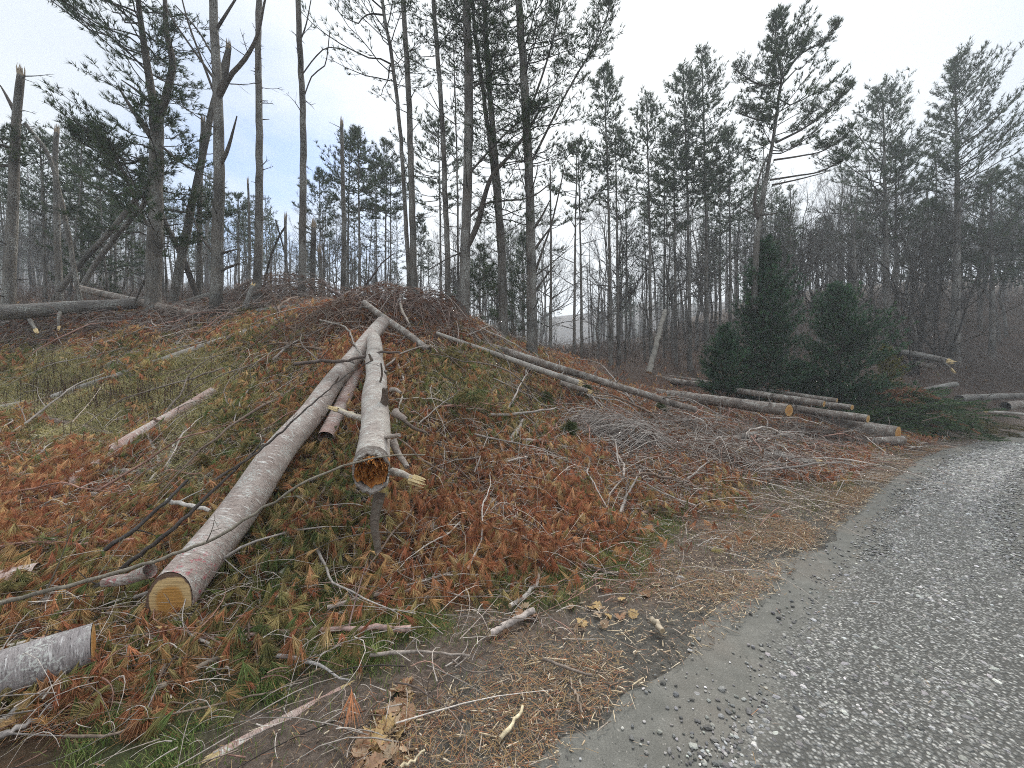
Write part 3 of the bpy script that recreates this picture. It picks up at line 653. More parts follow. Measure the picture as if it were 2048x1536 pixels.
# main foreground logs
log('sawn_log', 'thick pinkish sawn log with round yellow cut face nearest the camera, resting on orange needles', P3(342, 1200, 2.5), P3(764, 646, 6.5), .150, .105, M['log_main'], 'cut', 'cap', bend=.035, tilt=.62,
    st=[((300, 1140, 2.55), (205, 1165, 2.5), 24), ((372, 1165, 2.62), (388, 1140, 2.6), 10, 'dark'), ((.55, 2.2), .10, .010, 'dark'), ((.42, 3.3), .07, .012, 'dark'), ((.3, .6), .09, .012), ((.76, 1.2), .13, .009, 'dark')])
log('hollow_log', 'pale grey log jutting towards the road with a ragged hollow rotten orange end', P3(745, 945, 2.7), P3(748, 676, 5.9), .128, .10, M['log'], 'hollow', 'cap', bend=-.02, tilt=.45,
    st=[((768, 810, 3.55), (770, 775, 3.5), 13, 'dark'), ((790, 825, 3.55), (812, 840, 3.5), 15), ((805, 838, 3.5), (852, 865, 3.4), 7, 'dark'), ((728, 838, 3.4), (672, 820, 3.5), 9, 'pale'), ((762, 880, 3.1), (800, 870, 2.9), 9), ((756, 775, 4.0), (762, 726, 3.9), 4, 'dark'),
        ((784, 943, 2.85), (826, 958, 2.72), 14, 'pale'), ((760, 985, 2.82), (757, 1105, 2.72), 18, 'dark'), ((748, 735, 4.6), (738, 708, 4.6), 6, 'dark'), ((785, 880, 3.1), (815, 935, 3.0), 13), ((782, 780, 4.0), (802, 786, 3.9), 8), ((770, 750, 4.5), (772, 742, 4.4), 7, 'dark')])
log('pine_log', 'darker pink log wedged in the gap beneath the sawn log and the hollow log', P3(652, 876, 4.15), P3(738, 690, 6.1), .085, .075, M['log_pink'], 'cap', 'cap')
pA, pB = onground((428, 784), (222, 908), .09); log('pine_log', 'pink barked log with blunt end lying on the dry grass at left', pA, pB, .085, .10, M['log_pink'], 'break', 'cap', st=[((.1, 2.0), .05, .012), ((.55, 1.0), .1, .02)])
pA, pB = onground((226, 915), (95, 1000), .05); log('pine_log', 'pinkish log half buried in brown needles, below the blunt ended log at left', pA, pB, .092, .10, M['log_pink'], 'cap', 'cap')
pA, pB = onground((580, 635), (105, 795), .07); log('pale_pole', 'long thin pale fallen pole crossing the dry meadow at left', pA, pB, .075, .05, M['log_pale'], 'cap', 'cap', k=14, ndead=9)
pA, pB = onground((50, 806), (-70, 832), .06); log('pale_pole', 'short whitish broken pole end at the left edge of the meadow', pA, pB, .05, .055, M['log_pale'], 'break', 'cap', k=14)
log('sawn_log', 'grey barked log with a cut end covered in needles at the lower left corner', P3(186, 1290, 2.12), P3(-370, 1490, 1.58), .118, .13, M['log_grey'], 'cut', 'cap', orange=True)
log('pine_log', 'stubby purplish log at the left edge among hanging needle tufts', P3(72, 1156, 2.85), P3(-120, 1190, 2.6), .115, .12, M['log_pink'], 'cap', 'cap')
log('pink_pole', 'reddish pole with a peeled yellow end lying on the litter at the bottom edge', P3(428, 1526, 1.66), P3(690, 1380, 2.02), .042, .028, M['log_pink'], 'break', 'break', k=16)
log('mossy_log', 'long mossy grey trunk lying across the left edge below the dense stand', P3(-70, 630, 8.2), P3(304, 604, 9.7), .17, .125, M['bark_grey'], 'cap', 'cap', ndead=10,
    st=[((60, 640, 8.4), (72, 660, 8.2), 6, 'pale'), ((120, 625, 8.7), (118, 655, 8.5), 5, 'pale')])
log('dark_log', 'slim dark trunk propped over the mossy grey trunk', P3(156, 576, 10.3), P3(398, 632, 9.0), .085, .10, M['log_dark'], 'cap', 'cap', ndead=5)
log('grey_log', 'short grey log lying between the two big pines at left', P3(332, 620, 10.3), P3(425, 590, 10.8), .095, .10, M['bark_grey'], 'cap', 'cap')
log('leaning_pole', 'short lichened grey pole leaning beside the bare stubbed pine', P3(487, 625, 9.3), P3(506, 572, 9.5), .065, .05, M['bark_grey'], 'cap', 'break')
log('grey_log', 'thin pole lying level at the foot of the slim bare pines on the crest', P3(515, 622, 9.2), P3(668, 604, 9.2), .05, .055, M['bark_grey'], 'cap', 'cap', ndead=3)
log('dark_log', 'thin dark log slanting down from the brush heap on the crest', P3(728, 606, 7.3), P3(858, 700, 6.3), .062, .055, M['log_dark'], 'cap', 'cap', ndead=6)
log('long_pole', 'very long dark pole slanting down the bank from the crest to the log pile', P3(806, 641, 7.6), P3(1390, 820, 9.2), .088, .075, M['log_dark'], 'cap', 'cut', ndead=22, k=18)
log('long_pole', 'thinner pole with a split yellow end lying below the very long pole', P3(872, 666, 7.2), P3(1155, 766, 8.0), .035, .068, M['log_pale'], 'cap', 'break', ndead=10, k=16)
log('grey_log', 'old dark pole stub in the grass under the split ended pole', P3(1120, 765, 7.8), P3(1175, 782, 7.8), .05, .055, M['log_dark'], 'cap', 'break')
# log pile at the right
LG = 'sawn logs piled by the road'
log('sawn_log', 'thickest upper pile log with an orange cut face towards the road', P3(1578, 821, 8.5), P3(1305, 784, 12.8), .138, .135, M['log_dark'], 'cut', 'cap', orange=True, ndead=12, group=LG, stub_mat=M['log_dark'])
log('sawn_log', 'middle pile log with a white cut end, just above the orange faced one', P3(1648, 808, 10.0), P3(1285, 752, 15.2), .084, .11, M['log_dark'], 'cut', 'cap', ndead=9, group=LG)
log('sawn_log', 'topmost and thinnest pile log with a small white cut end', P3(1674, 801, 10.7), P3(1282, 746, 16.2), .064, .085, M['log_dark'], 'cut', 'cap', ndead=6, group=LG)
log('sawn_log', 'pile log with white cut end showing between the topmost log and the yellow ended log', P3(1704, 815, 10.3), P3(1470, 786, 13.6), .074, .085, M['log_dark'], 'cut', 'cap', ndead=3, group=LG)
log('sawn_log', 'pile log with a yellow cut end resting on the big dark bottom log', P3(1736, 838, 9.6), P3(1470, 800, 12.8), .10, .11, M['log_dark'], 'cut', 'cap', ndead=8, group=LG)
log('sawn_log', 'big dark bottom log of the pile, its end hidden by twigs', P3(1796, 868, 9.35), P3(1560, 832, 11.6), .20, .20, M['log_dark'], 'cut', 'cap', ndead=6, group=LG, orange=True)
log('sawn_log', 'short log lying on the ground against the bottom of the pile', P3(1806, 881, 9.1), P3(1690, 882, 9.2), .10, .10, M['log_dark'], 'cut', 'cap', group=LG)
log('sawn_log', 'short dark log chunk with a tan cut face amid brush below the pile', G(1434, 888, .09), G(1510, 870, .09), .085, .085, M['log_dark'], 'cut', 'cap', k=20)
log('pine_log', 'split grey log with dark broken end in the brush beside the grass verge', G(1628, 928, .10), G(1488, 905, .12), .095, .085, M['log_dark'], 'break', 'break', k=20)
log('grey_log', 'fallen trunk with a white splintered end on the far slope right of the dark firs', P3(1896, 722, 15.5), P3(1770, 697, 17.5), .12, .14, M['bark_grey'], 'break', 'cap', ndead=4, st=[((1882, 715, 15.4), (1903, 738, 15.2), 4, 'pale')])
log('grey_log', 'short trunk below the white splintered one on the far slope', P3(1872, 736, 16), P3(1832, 727, 16.5), .10, .10, M['log_dark'], 'cap', 'cap')
log('grey_log', 'grey pole rising from the felled evergreen at right', P3(1912, 768, 13.6), P3(1836, 782, 13.4), .085, .08, M['bark_grey'], 'cap', 'cap')
log('grey_log', 'pale grey log lying level by the road at the right edge', P3(2042, 791, 14.2), P3(1918, 797, 13.2), .10, .125, M['bark_grey'], 'cap', 'cap', ndead=2)
log('pale_pole', 'slender whitish pole on the verge below the level grey log', P3(1972, 823, 13.3), P3(2075, 830, 13.8), .05, .045, M['log_pale'], 'break', 'cap')
log('dark_log', 'dark stump-like chunk beneath the level grey log at right', P3(2010, 812, 13.8), P3(2052, 808, 14.2), .16, .15, M['log_dark'], 'cap', 'cap')

# ------------------------------------------------------------------ rocks
def rock(label, u, v, size, flat=.5):
    P = G(u, v, .0); n_ = 14; th, ph = np.meshgrid(np.linspace(0, 2*np.pi, 18, endpoint=False), np.linspace(.02, np.pi-.02, 11)); V = np.stack([np.sin(ph)*np.cos(th), np.sin(ph)*np.sin(th), np.cos(ph)], -1).reshape(-1, 3)
    V = V*(1+.28*(vnoise(V[:, 0]*1.7+u, V[:, 1]*1.7+V[:, 2]*1.3, 51)-.5)+.12*(vnoise(V[:, 0]*5+u, V[:, 1]*5+V[:, 2]*4, 52)-.5))[:, None]*np.array([size, size*.8, size*flat])
    idx = np.arange(11*18).reshape(11, 18); Q = np.stack([idx[:-1], np.roll(idx, -1, 1)[:-1], np.roll(idx, -1, 1)[1:], idx[1:]], -1).reshape(-1, 4)[:, ::-1]
    g = Geo(); g.add(V, Q=Q); return obj('rock', g.mesh('rock', [M['rock']]), None, list(P+np.array([0, 0, size*flat*.35])), label, 'rock')
t = NT('rock'); co, tc = t.objco(); n = t.noise(co, 18, 5, .65); M['rock'] = t.done(t.mix(t.ramp(t.noise(co, 60, 3), [(.5, 0), (.58, 1)]), t.mix(n, (.16, .15, .145), (.34, .33, .315)), (.44, .44, .41)), .9, n, .012)
rock('grey lichened rock showing through the rust needles right of the hollow log', 862, 1062, .13)
rock('rounded grey rock in the needles beneath the hollow log', 757, 1132, .085)
rock('small flat stone among rust needles on the road shoulder', 1362, 1160, .045, .5)
rock('pale stone lying alone on the smooth wheel track', 1394, 1392, .020, .6)
# ------------------------------------------------------------------ sticks and branches
PALE, GREY, BROWN, RED, DARK = (.52, .46, .40), (.34, .30, .265), (.21, .155, .12), (.34, .20, .155), (.075, .063, .055)
def stick_geo(P, r0, r1, col, twigs=0, tl=.3, k=6, nn=None):
    Ln = np.linalg.norm(np.diff(P, axis=0), axis=1).sum(); n = nn or int(np.clip(Ln/.05, 8, 40)); C = catmull(P, n); C[1:-1] += rng.normal(0, .003+r0*.10, (n-2, 3)); s = np.linspace(0, 1, n); R = (r0+(r1-r0)*s)*U(.9, 1.12, n); g = Geo()
    V, q, m = tubes(C[None], R[None], k); cv = np.array(col)*np.repeat(U(.75, 1.25, (n, 1)), k, 0); g.add(V, Q=q, C=cv)
    for e, rng_ in ((V[:k], 0), (V[-k:], 1)): g.add(np.vstack([e, e.mean(0)[None]]), T=[(i, (i+1) % k, k) for i in range(k)], C=(.42, .32, .2))
    if twigs:
        s = U(.1, .95, twigs); p, r = at_s(C, R, s); i = np.minimum((s*(n-1)).astype(int), n-2); tg = nrm(C[i+1]-C[i]); d = nrm(tg*U(.4, 1.1, (twigs, 1))+runit(twigs)*.8+np.array([0, 0, .12])); l = tl*U(.4, 1.4, twigs)
        tt = np.linspace(0, 1, 6); pts = p[:, None]+d[:, None]*tt[None, :, None]*l[:, None, None]+(tt**2)[None, :, None]*rng.normal(0, .22, (twigs, 1, 3))*l[:, None, None]; pts[..., 2] -= (tt**2)[None]*l[:, None]*.12
        rad = (r*.42).clip(.002)[:, None]*(1-.7*tt)[None]; V, q, m = tubes(pts, rad, 4); g.add(V, Q=q, C=np.array(col)*rep(U(.6, 1.1, (twigs, 1)), m))
        kk = 2; j = rng.integers(2, 5, (twigs, kk)); b = pts[np.arange(twigs)[:, None], j].reshape(-1, 3); dd = nrm(np.repeat(d, kk, 0)+runit(twigs*kk)*.8); l2 = (np.repeat(l, kk)*U(.2, .5, twigs*kk))[:, None]
        V, q, m = tubes(np.stack([b, b+dd*l2*.5, b+dd*l2-np.array([0, 0, .1])*l2], 1), np.tile([.0022, .0018, .001], (twigs*kk, 1)), 3); g.add(V, Q=q, C=np.array(col)*.7)
    return g
def stick(label, pts, w, col=GREY, lift=.05, taper=.4, twigs=0, tl=.3, name='fallen_branch', cat='branch', group=None):
    P = np.array([pt(p, lift) for p in pts]); Y = P[0][1]; r0 = w/2*Y/F
    if len(P) > 2 and all(len(p) == 2 for p in pts):
        P[1:-1, 2] += 0
    g = stick_geo(P, r0, max(r0*taper, .0015), col, twigs, tl)
    return obj(name, g.mesh(name, [M['stick']], origin=P[0]), None, list(P[0]), label, cat, group)
ST = [
 ('long thin green-grey bough curving over the sawn log towards the hollow log', [(0, 1207, 2.3), (180, 1160, 2.3), (400, 1090, 2.25), (540, 1008, 2.35), (650, 945, 2.45), (770, 912, 2.6), (850, 910, 2.75)], 9, (.23, .20, .155), .35, 5, .35),
 ('dark sapling stem lying up against the left side of the sawn log', [(150, 1210, 2.7), (330, 1070, 2.85), (470, 940, 3.2), (530, 880, 3.5)], 11, DARK, .35, 4, .3),
 ('forked whitish branch with red bark lying in front of the sawn log', [(822, 1257), (700, 1258), (600, 1262), (480, 1270), (335, 1288), (240, 1318)], 12, (.40, .27, .235), .35, 6, .3),
 ('bent twig arching above the forked whitish branch', [(335, 1286), (300, 1275), (255, 1280), (220, 1305)], 5, (.38, .30, .25), .5, 0, .2),
 ('thick mottled branch poking from the needles at left, below the purplish log', [(0, 1218), (90, 1205), (180, 1178), (235, 1150), (300, 1148)], 18, (.30, .27, .24), .7, 3, .2),
 ('pair-like dark straight branch running to the lower left corner', [(0, 1300), (100, 1240), (180, 1195), (255, 1152)], 10, (.14, .10, .085), .5, 3, .25),
 ('lichen spotted broken branch near the lower left edge', [(0, 1448), (60, 1405), (110, 1385), (140, 1390)], 20, (.33, .31, .28), .5, 2, .2),
 ('broken grey branch end at the lower left edge', [(0, 1472), (45, 1452), (75, 1440)], 14, (.34, .30, .27), .6, 2, .2),
 ('long slim brown twig running across the grass near the bottom', [(130, 1472), (220, 1470), (340, 1430), (500, 1395), (620, 1355)], 6, (.21, .16, .12), .5, 2, .25),
 ('thin straight twig beside the dead leaves at the bottom', [(180, 1402), (300, 1408), (420, 1402)], 4, (.2, .15, .11), .5, 0, .2),
 ('weathered flat stick among dead leaves under the forked whitish branch', [(290, 1390), (400, 1335), (480, 1300)], 13, (.26, .21, .16), .6, 0, .2),
 ('curved grey twig on the grass below the forked whitish branch', [(555, 1312), (620, 1325), (660, 1345), (700, 1360)], 8, (.3, .28, .26), .4, 2, .2),
 ('level grey twig with knuckled bark on the grass margin', [(740, 1310), (800, 1306), (880, 1306), (940, 1312)], 8, (.32, .27, .23), .6, 2, .2),
 ('bleached round stick lying on the grass at the shoulder', [(978, 1266), (1030, 1240), (1068, 1221)], 15, (.42, .36, .32), .9, 0, .2),
 ('short cut peg lying on the wheel track edge', [(1303, 1238), (1325, 1262)], 12, (.36, .30, .22), .9, 0, .2),
 ('crooked whitish stick leaning down to the grass right of the rust pile', [(1020, 1212), (1072, 1168), (1080, 1120), (1105, 1080), (1110, 1042)], 9, (.40, .36, .32), .6, 2, .2),
 ('thick brown limb lying level at the foot of the rust pile', [(1062, 1112), (1110, 1114), (1165, 1108)], 17, (.22, .17, .14), .8, 1, .2),
 ('long curving pale branch across the foot of the rust pile', [(655, 1215), (760, 1190), (820, 1180), (910, 1130), (960, 1110), (1020, 1106), (1085, 1125)], 9, (.41, .34, .29), .4, 5, .4),
 ('pinkish branch hooked over the rust needles', [(878, 1128), (930, 1108), (962, 1098), (972, 1075)], 14, (.37, .29, .25), .6, 1, .2),
 ('dark stick lying across the grass toward the shoulder', [(1100, 1120), (1170, 1130), (1220, 1145), (1255, 1148)], 8, (.2, .15, .12), .5, 3, .25),
 ('long whip twig arching right over the verge', [(1165, 1080), (1240, 1055), (1300, 1015), (1345, 985)], 5, (.24, .19, .15), .4, 2, .3),
 ('straight pink limb standing out of the rust pile at centre', [(962, 990), (1000, 1030), (1035, 1065)], 12, (.36, .28, .24), .8, 2, .2),
 ('mottled limb beside the straight pink limb', [(982, 1000), (1020, 1032), (1045, 1050)], 12, (.30, .26, .23), .8, 1, .2),
 ('crooked branch rising over the rust pile', [(1062, 1085), (1035, 1040), (1025, 1005), (1042, 985)], 7, (.37, .31, .27), .6, 3, .25),
 ('white forked stub poking from the bank at centre', [(1020, 890), (1032, 865), (1048, 840)], 13, (.50, .46, .41), .8, 1, .2),
 ('dark curved twig looping over the bank at centre', [(935, 965), (975, 945), (992, 900), (1000, 855)], 5, (.1, .08, .07), .4, 2, .2),
 ('bleached wavy branch lying across the bank below the long pole', [(1060, 852), (1110, 856), (1160, 855), (1190, 838), (1230, 832), (1250, 820)], 7, (.52, .47, .42), .6, 4, .3),
 ('second bleached wavy branch, lower on the bank', [(1040, 880), (1090, 882), (1120, 892), (1170, 898)], 7, (.50, .45, .40), .6, 3, .3),
 ('grey branch bridging the gap above the bare brush', [(1110, 778), (1160, 787), (1215, 780), (1250, 800), (1290, 828)], 6, (.3, .27, .24), .5, 3, .3),
 ('black straight branch propped on the bank right of centre', [(1090, 978), (1120, 955), (1150, 942)], 11, DARK, .6, 1, .2),
 ('slim bleached pole lying level along the lower verge', [(1208, 1008), (1270, 998), (1380, 998), (1508, 1002)], 6, (.47, .42, .36), .5, 3, .3),
 ('pale stick standing crooked over the brush near the verge', [(1362, 1000), (1360, 968), (1368, 950), (1360, 930)], 6, (.48, .43, .38), .6, 1, .2),
 ('branch with red bark leaning on the brush by the grass strip', [(1245, 1050), (1290, 1025), (1340, 1000), (1380, 975)], 8, (.28, .19, .15), .5, 3, .3),
 ('arched grey bough springing out of the brush below the pile', [(1335, 896), (1375, 876), (1400, 872), (1440, 893), (1480, 926)], 7, (.34, .30, .26), .4, 4, .4),
 ('hooked pale twig above the split grey log', [(1520, 918), (1550, 905), (1556, 893), (1530, 880)], 6, (.46, .42, .37), .6, 2, .2),
 ('slender pole slanting below the big dark bottom log', [(1640, 858), (1690, 882), (1755, 894)], 7, (.33, .29, .25), .5, 2, .2),
 ('inverted V of white twigs in front of the pile ends', [(1750, 888), (1755, 860), (1770, 848), (1780, 868), (1790, 890)], 5, (.50, .46, .40), .6, 1, .15),
 ('twisted white twig on the verge beyond the pile', [(1800, 878), (1806, 886), (1812, 893), (1845, 894)], 4, (.5, .46, .4), .6, 0, .2),
 ('long thin dark sapling bent over the dry meadow', [(330, 760), (400, 735), (480, 705), (530, 697), (600, 705)], 6, (.15, .11, .09), .4, 5, .4),
 ('second bent sapling parallel below the first over the meadow', [(250, 752), (330, 748), (410, 720), (470, 705)], 6, (.17, .12, .1), .5, 3, .3),
 ('grey hoop of a branch arching over the thin pale pole', [(355, 690), (372, 668), (410, 660), (480, 660), (510, 665)], 5, (.33, .30, .27), .5, 3, .3),
 ('dark fallen pole lying across the meadow near the pink logs', [(62, 830), (140, 848), (220, 868), (290, 878)], 11, (.19, .15, .125), .6, 2, .25),
 ('reddish branch leaning against the blunt ended log', [(278, 838), (310, 868), (345, 892), (390, 905)], 11, (.27, .18, .15), .5, 3, .3),
 ('short white stick standing by the blunt ended log', [(297, 870), (310, 905), (325, 935)], 9, (.46, .42, .38), .6, 1, .2),
 ('second short white stick standing by the blunt ended log', [(366, 872), (345, 900), (335, 940)], 9, (.48, .44, .40), .6, 1, .2),
 ('curved grey bough lying over the half buried pinkish log', [(105, 975), (160, 955), (225, 943), (330, 947), (435, 950)], 14, (.29, .25, .22), .4, 3, .3),
 ('mottled long branch crossing the needles at left', [(-10, 1058), (50, 1030), (130, 985), (220, 962)], 15, (.33, .28, .25), .7, 3, .3),
 ('stubby grey side branch joined over the mottled long branch', [(98, 972), (140, 982), (200, 990)], 10, (.33, .29, .26), .6, 1, .2),
 ('dark mossy stick in the needles between the left logs', [(195, 1000), (230, 990), (262, 985)], 26, (.085, .075, .055), .7, 0, .2),
 ('long arching grey stem above the needle tufts at left', [(0, 1118), (80, 1092), (180, 1060), (260, 1045), (345, 1038), (385, 1035)], 9, (.21, .185, .16), .5, 4, .35),
 ('dark branch slanting up to the left flank of the sawn log', [(210, 1100, 2.9), (280, 1050, 3.0), (350, 985, 3.2), (375, 960, 3.3)], 9, (.085, .075, .068), .7, 2, .2),
 ('bleached twig touching the left flank of the sawn log', [(335, 1000, 3.2), (380, 1010, 3.15), (420, 1022, 3.1)], 9, (.50, .46, .41), .8, 1, .2),
 ('thin dark twig laid along the upper sawn log', [(430, 960, 3.0), (520, 900, 3.3), (600, 830, 3.6), (680, 760, 4.1), (745, 720, 4.4)], 6, (.085, .07, .06), .4, 4, .2),
 ('dark bowed branch resting on the upper ends of the two big logs', [(590, 728, 5.2), (640, 722, 5.1), (690, 722, 5.0), (760, 706, 4.9), (800, 705, 5.1)], 7, (.14, .11, .095), .6, 3, .25),
 ('long drooping grey twig crossing above the bowed branch', [(640, 640, 6.5), (690, 655, 6.1), (710, 690, 5.5), (730, 720, 4.9)], 4, (.27, .24, .21), .5, 3, .2),
 ('pale split slat leaning between the two big logs', [(670, 818, 3.9), (700, 828, 3.7), (728, 838, 3.5)], 11, (.60, .52, .38), .9, 0, .2),
 ('red-brown forked stick by the rounded rock', [(660, 1075), (690, 1085), (740, 1078), (755, 1068)], 9, (.27, .17, .14), .6, 2, .25),
 ('lichened pole leaning in the olive needles right of the sawn log', [(562, 1150), (610, 1105), (660, 1060), (672, 1048)], 14, (.30, .28, .24), .8, 1, .2),
 ('straight reddish twig below the hollow end', [(640, 1090), (700, 1040), (745, 1018)], 7, (.28, .2, .17), .7, 2, .2),
 ('pale chip-ended stick in the olive needles', [(558, 1198), (590, 1178)], 14, (.56, .45, .28), .9, 0, .2),
 ('long pinkish branch lying under the rust needles at centre left', [(800, 990), (840, 970), (870, 955)], 12, (.33, .23, .19), .8, 2, .2),
 ('curved reddish limb over the rust pile near the grey rock', [(818, 1046), (850, 1020), (870, 995), (873, 985)], 12, (.36, .21, .16), .6, 1, .2),
 ('dark long limb buried along the rust pile', [(800, 945), (880, 955), (940, 970), (985, 990)], 13, (.13, .09, .075), .6, 3, .3),
 ('white twig lying by the long pole near the crest', [(1000, 690), (1050, 712), (1110, 735), (1150, 760)], 4, (.42, .38, .34), .5, 2, .2),
 ('upright broken splinter stick on the crest brush heap', [(820, 655, 7.3), (808, 628, 7.4), (800, 606, 7.4)], 7, (.48, .42, .35), .6, 1, .15),
 ('dark crooked branch rising from the crest before the bare pines', [(715, 590, 8.6), (740, 560, 8.6), (765, 525, 8.7), (790, 505, 8.8)], 5, (.08, .065, .06), .4, 4, .3),
 ('pointed broken branch sticking up at the crest', [(690, 595, 8.2), (660, 578, 8.2), (645, 562, 8.2)], 8, (.13, .10, .09), .4, 1, .2),
 ('leaning grey sapling trunk between the firs and the tall pines', [(1298, 745, 11.5), (1312, 690, 11.7), (1325, 640, 11.9), (1330, 620, 12)], 12, (.27, .25, .215), .7, 2, .4),
 ('brown pole lying on the gravel shoulder among chips', [(1085, 1318), (1145, 1340), (1185, 1350)], 6, (.2, .16, .13), .7, 1, .15),
 ('pale peeled splinter on the shoulder near the bottom', [(1000, 1478), (1030, 1440), (1045, 1412)], 9, (.62, .52, .34), .7, 0, .1),
 ('thin dark twig on the ash patch', [(790, 1365), (850, 1385), (890, 1410), (935, 1430)], 4, (.13, .1, .085), .5, 2, .15),
 ('curled twig on the ash patch', [(905, 1320), (940, 1345), (985, 1340), (1012, 1320)], 4, (.15, .12, .10), .5, 0, .1),
 ('straight twig below the curled one', [(1150, 1380), (1160, 1410), (1165, 1425)], 6, (.26, .2, .15), .7, 0, .1),
 ('pale tree shoot lying at the very bottom left of the shoulder', [(800, 1536), (835, 1512), (850, 1500)], 7, (.6, .5, .33), .6, 0, .1),
]
for lb, pts, wd, col, tp, tw, tl in ST:
    stick(lb, pts, wd, col, .06 if len(pts[0]) == 2 else 0, tp, tw, tl)

# many more branches of a few kinds, scattered over the bank: each one its own object
var = []
for i in range(14):
    L_ = 1.0; n_ = 5; P = np.zeros((n_, 3)); P[:, 0] = np.linspace(0, L_, n_); P[1:, 1] = np.cumsum(rng.normal(0, .05, n_-1)); P[1:, 2] = .10*np.sin(np.linspace(.3, 3.0, n_-1))*U(.2, 1.2)
    col = [PALE, GREY, GREY, BROWN, RED, (.34, .29, .25), (.2, .165, .14)][i % 7]
    var.append((stick_geo(P, U(.006, .013), .0025, col, int(U(3, 9)), U(.14, .32), 5, 14).mesh('fallen_branch', [M['stick']]), col))
_cn = 0
SCL = {'r': ('thin dead branch lying in the rust coloured needles', 'dead branches in the rust needles'), 'x': ('thin dead branch lying in the mixed brown and olive needles', 'dead branches in the mixed needles'),
       'o': ('thin branch lying in the olive needles of the bank', 'branches in the olive needles'), 'b': ('bare thin branch in the grey brush right of centre', 'bare branches in the grey brush'),
       'y': ('thin branch arching over the yellowish needle clumps', 'branches over the yellowish clumps'), 'd': ('bare branch on the brown leaf litter of the far slope', 'branches on the far slope'), 'm': ('thin branch lying in the pale dry grass', 'branches in the dry grass')}
cand = np.stack([U(-9, 13, 6000), U(1.9, 11.5, 6000)], 1); zc = zone(cand[:, 0], cand[:, 1], 8); wz = {'r': .8, 'x': .7, 'o': .6, 'b': 1.0, 'y': .5, 'd': .10, 'm': .12, 'w': .0}
_ed2, _ = edge_dist(cand[:, 0], cand[:, 1]); uu, vv = proj(cand[:, 0], cand[:, 1], H(cand[:, 0], cand[:, 1]))
for (x, y), z_, e_, u_ in zip(cand, zc, _ed2, uu):
    if _cn >= 290: break
    if e_ > -.9 or z_ not in wz or U() > wz[z_] or u_ < -60 or u_ > 2080: continue
    me, _c = var[rng.integers(0, len(var))]; a = rng.normal(.7, .9)+(np.pi if U() < .5 else 0); Lx = U(.6, 1.7)*(1.25 if y > 5 else .9); x2, y2 = x+math.cos(a)*Lx, y+math.sin(a)*Lx; lift = U(.05, .16)
    p0 = Vector((x, y, Hs(x, y)+lift)); p1 = Vector((x2, y2, Hs(x2, y2)+lift*U(.6, 1.6))); o = bpy.data.objects.new('fallen_branch', me); COL.objects.link(o); o.location = p0; dd = p1-p0
    o.rotation_mode = 'QUATERNION'; o.rotation_quaternion = dd.to_track_quat('X', 'Z') @ Quaternion((1, 0, 0), U(-.6, .6)); sc_ = dd.length; th_ = sc_*U(.8, 1.3) if y > 4 else sc_*.9; o.scale = (sc_, th_, th_)
    lb, gp = SCL[z_]; tag(o, lb, 'branch', gp); _cn += 1

# ------------------------------------------------------------------ needle tufts of the slash (beyond counting)
RUST = np.array([(.33,.135,.065), (.37,.17,.08), (.26,.10,.052), (.40,.22,.11), (.30,.115,.058), (.34,.15,.072)])
OLIVE = np.array([(.21,.185,.07), (.26,.215,.085), (.16,.155,.058), (.31,.24,.10), (.23,.18,.075)])
GREEN = np.array([(.10,.135,.042), (.14,.165,.055), (.08,.11,.038)])
TAN = np.array([(.40,.26,.12), (.34,.20,.085), (.44,.31,.15)])
MIXW = {'r': (.64,.05,.0,.31), 'x': (.42,.27,.06,.25), 'o': (.20,.46,.16,.18), 'y': (.10,.62,.18,.10), 'b': (.74,.06,.02,.18), 'm': (.2,.5,.1,.2), 'w': (.2,.4,.1,.3), 'd': (.72,.10,.05,.13), 'g': (.5,.28,.1,.12), 'l': (.8,.05,0,.15), '.': (1,0,0,0)}
DEN = {'r': 1.0, 'x': .9, 'o': .9, 'y': 1.0, 'b': .85, 'm': .03, 'w': .03, 'd': .10, 'g': .20, 'l': .012, '.': 0}
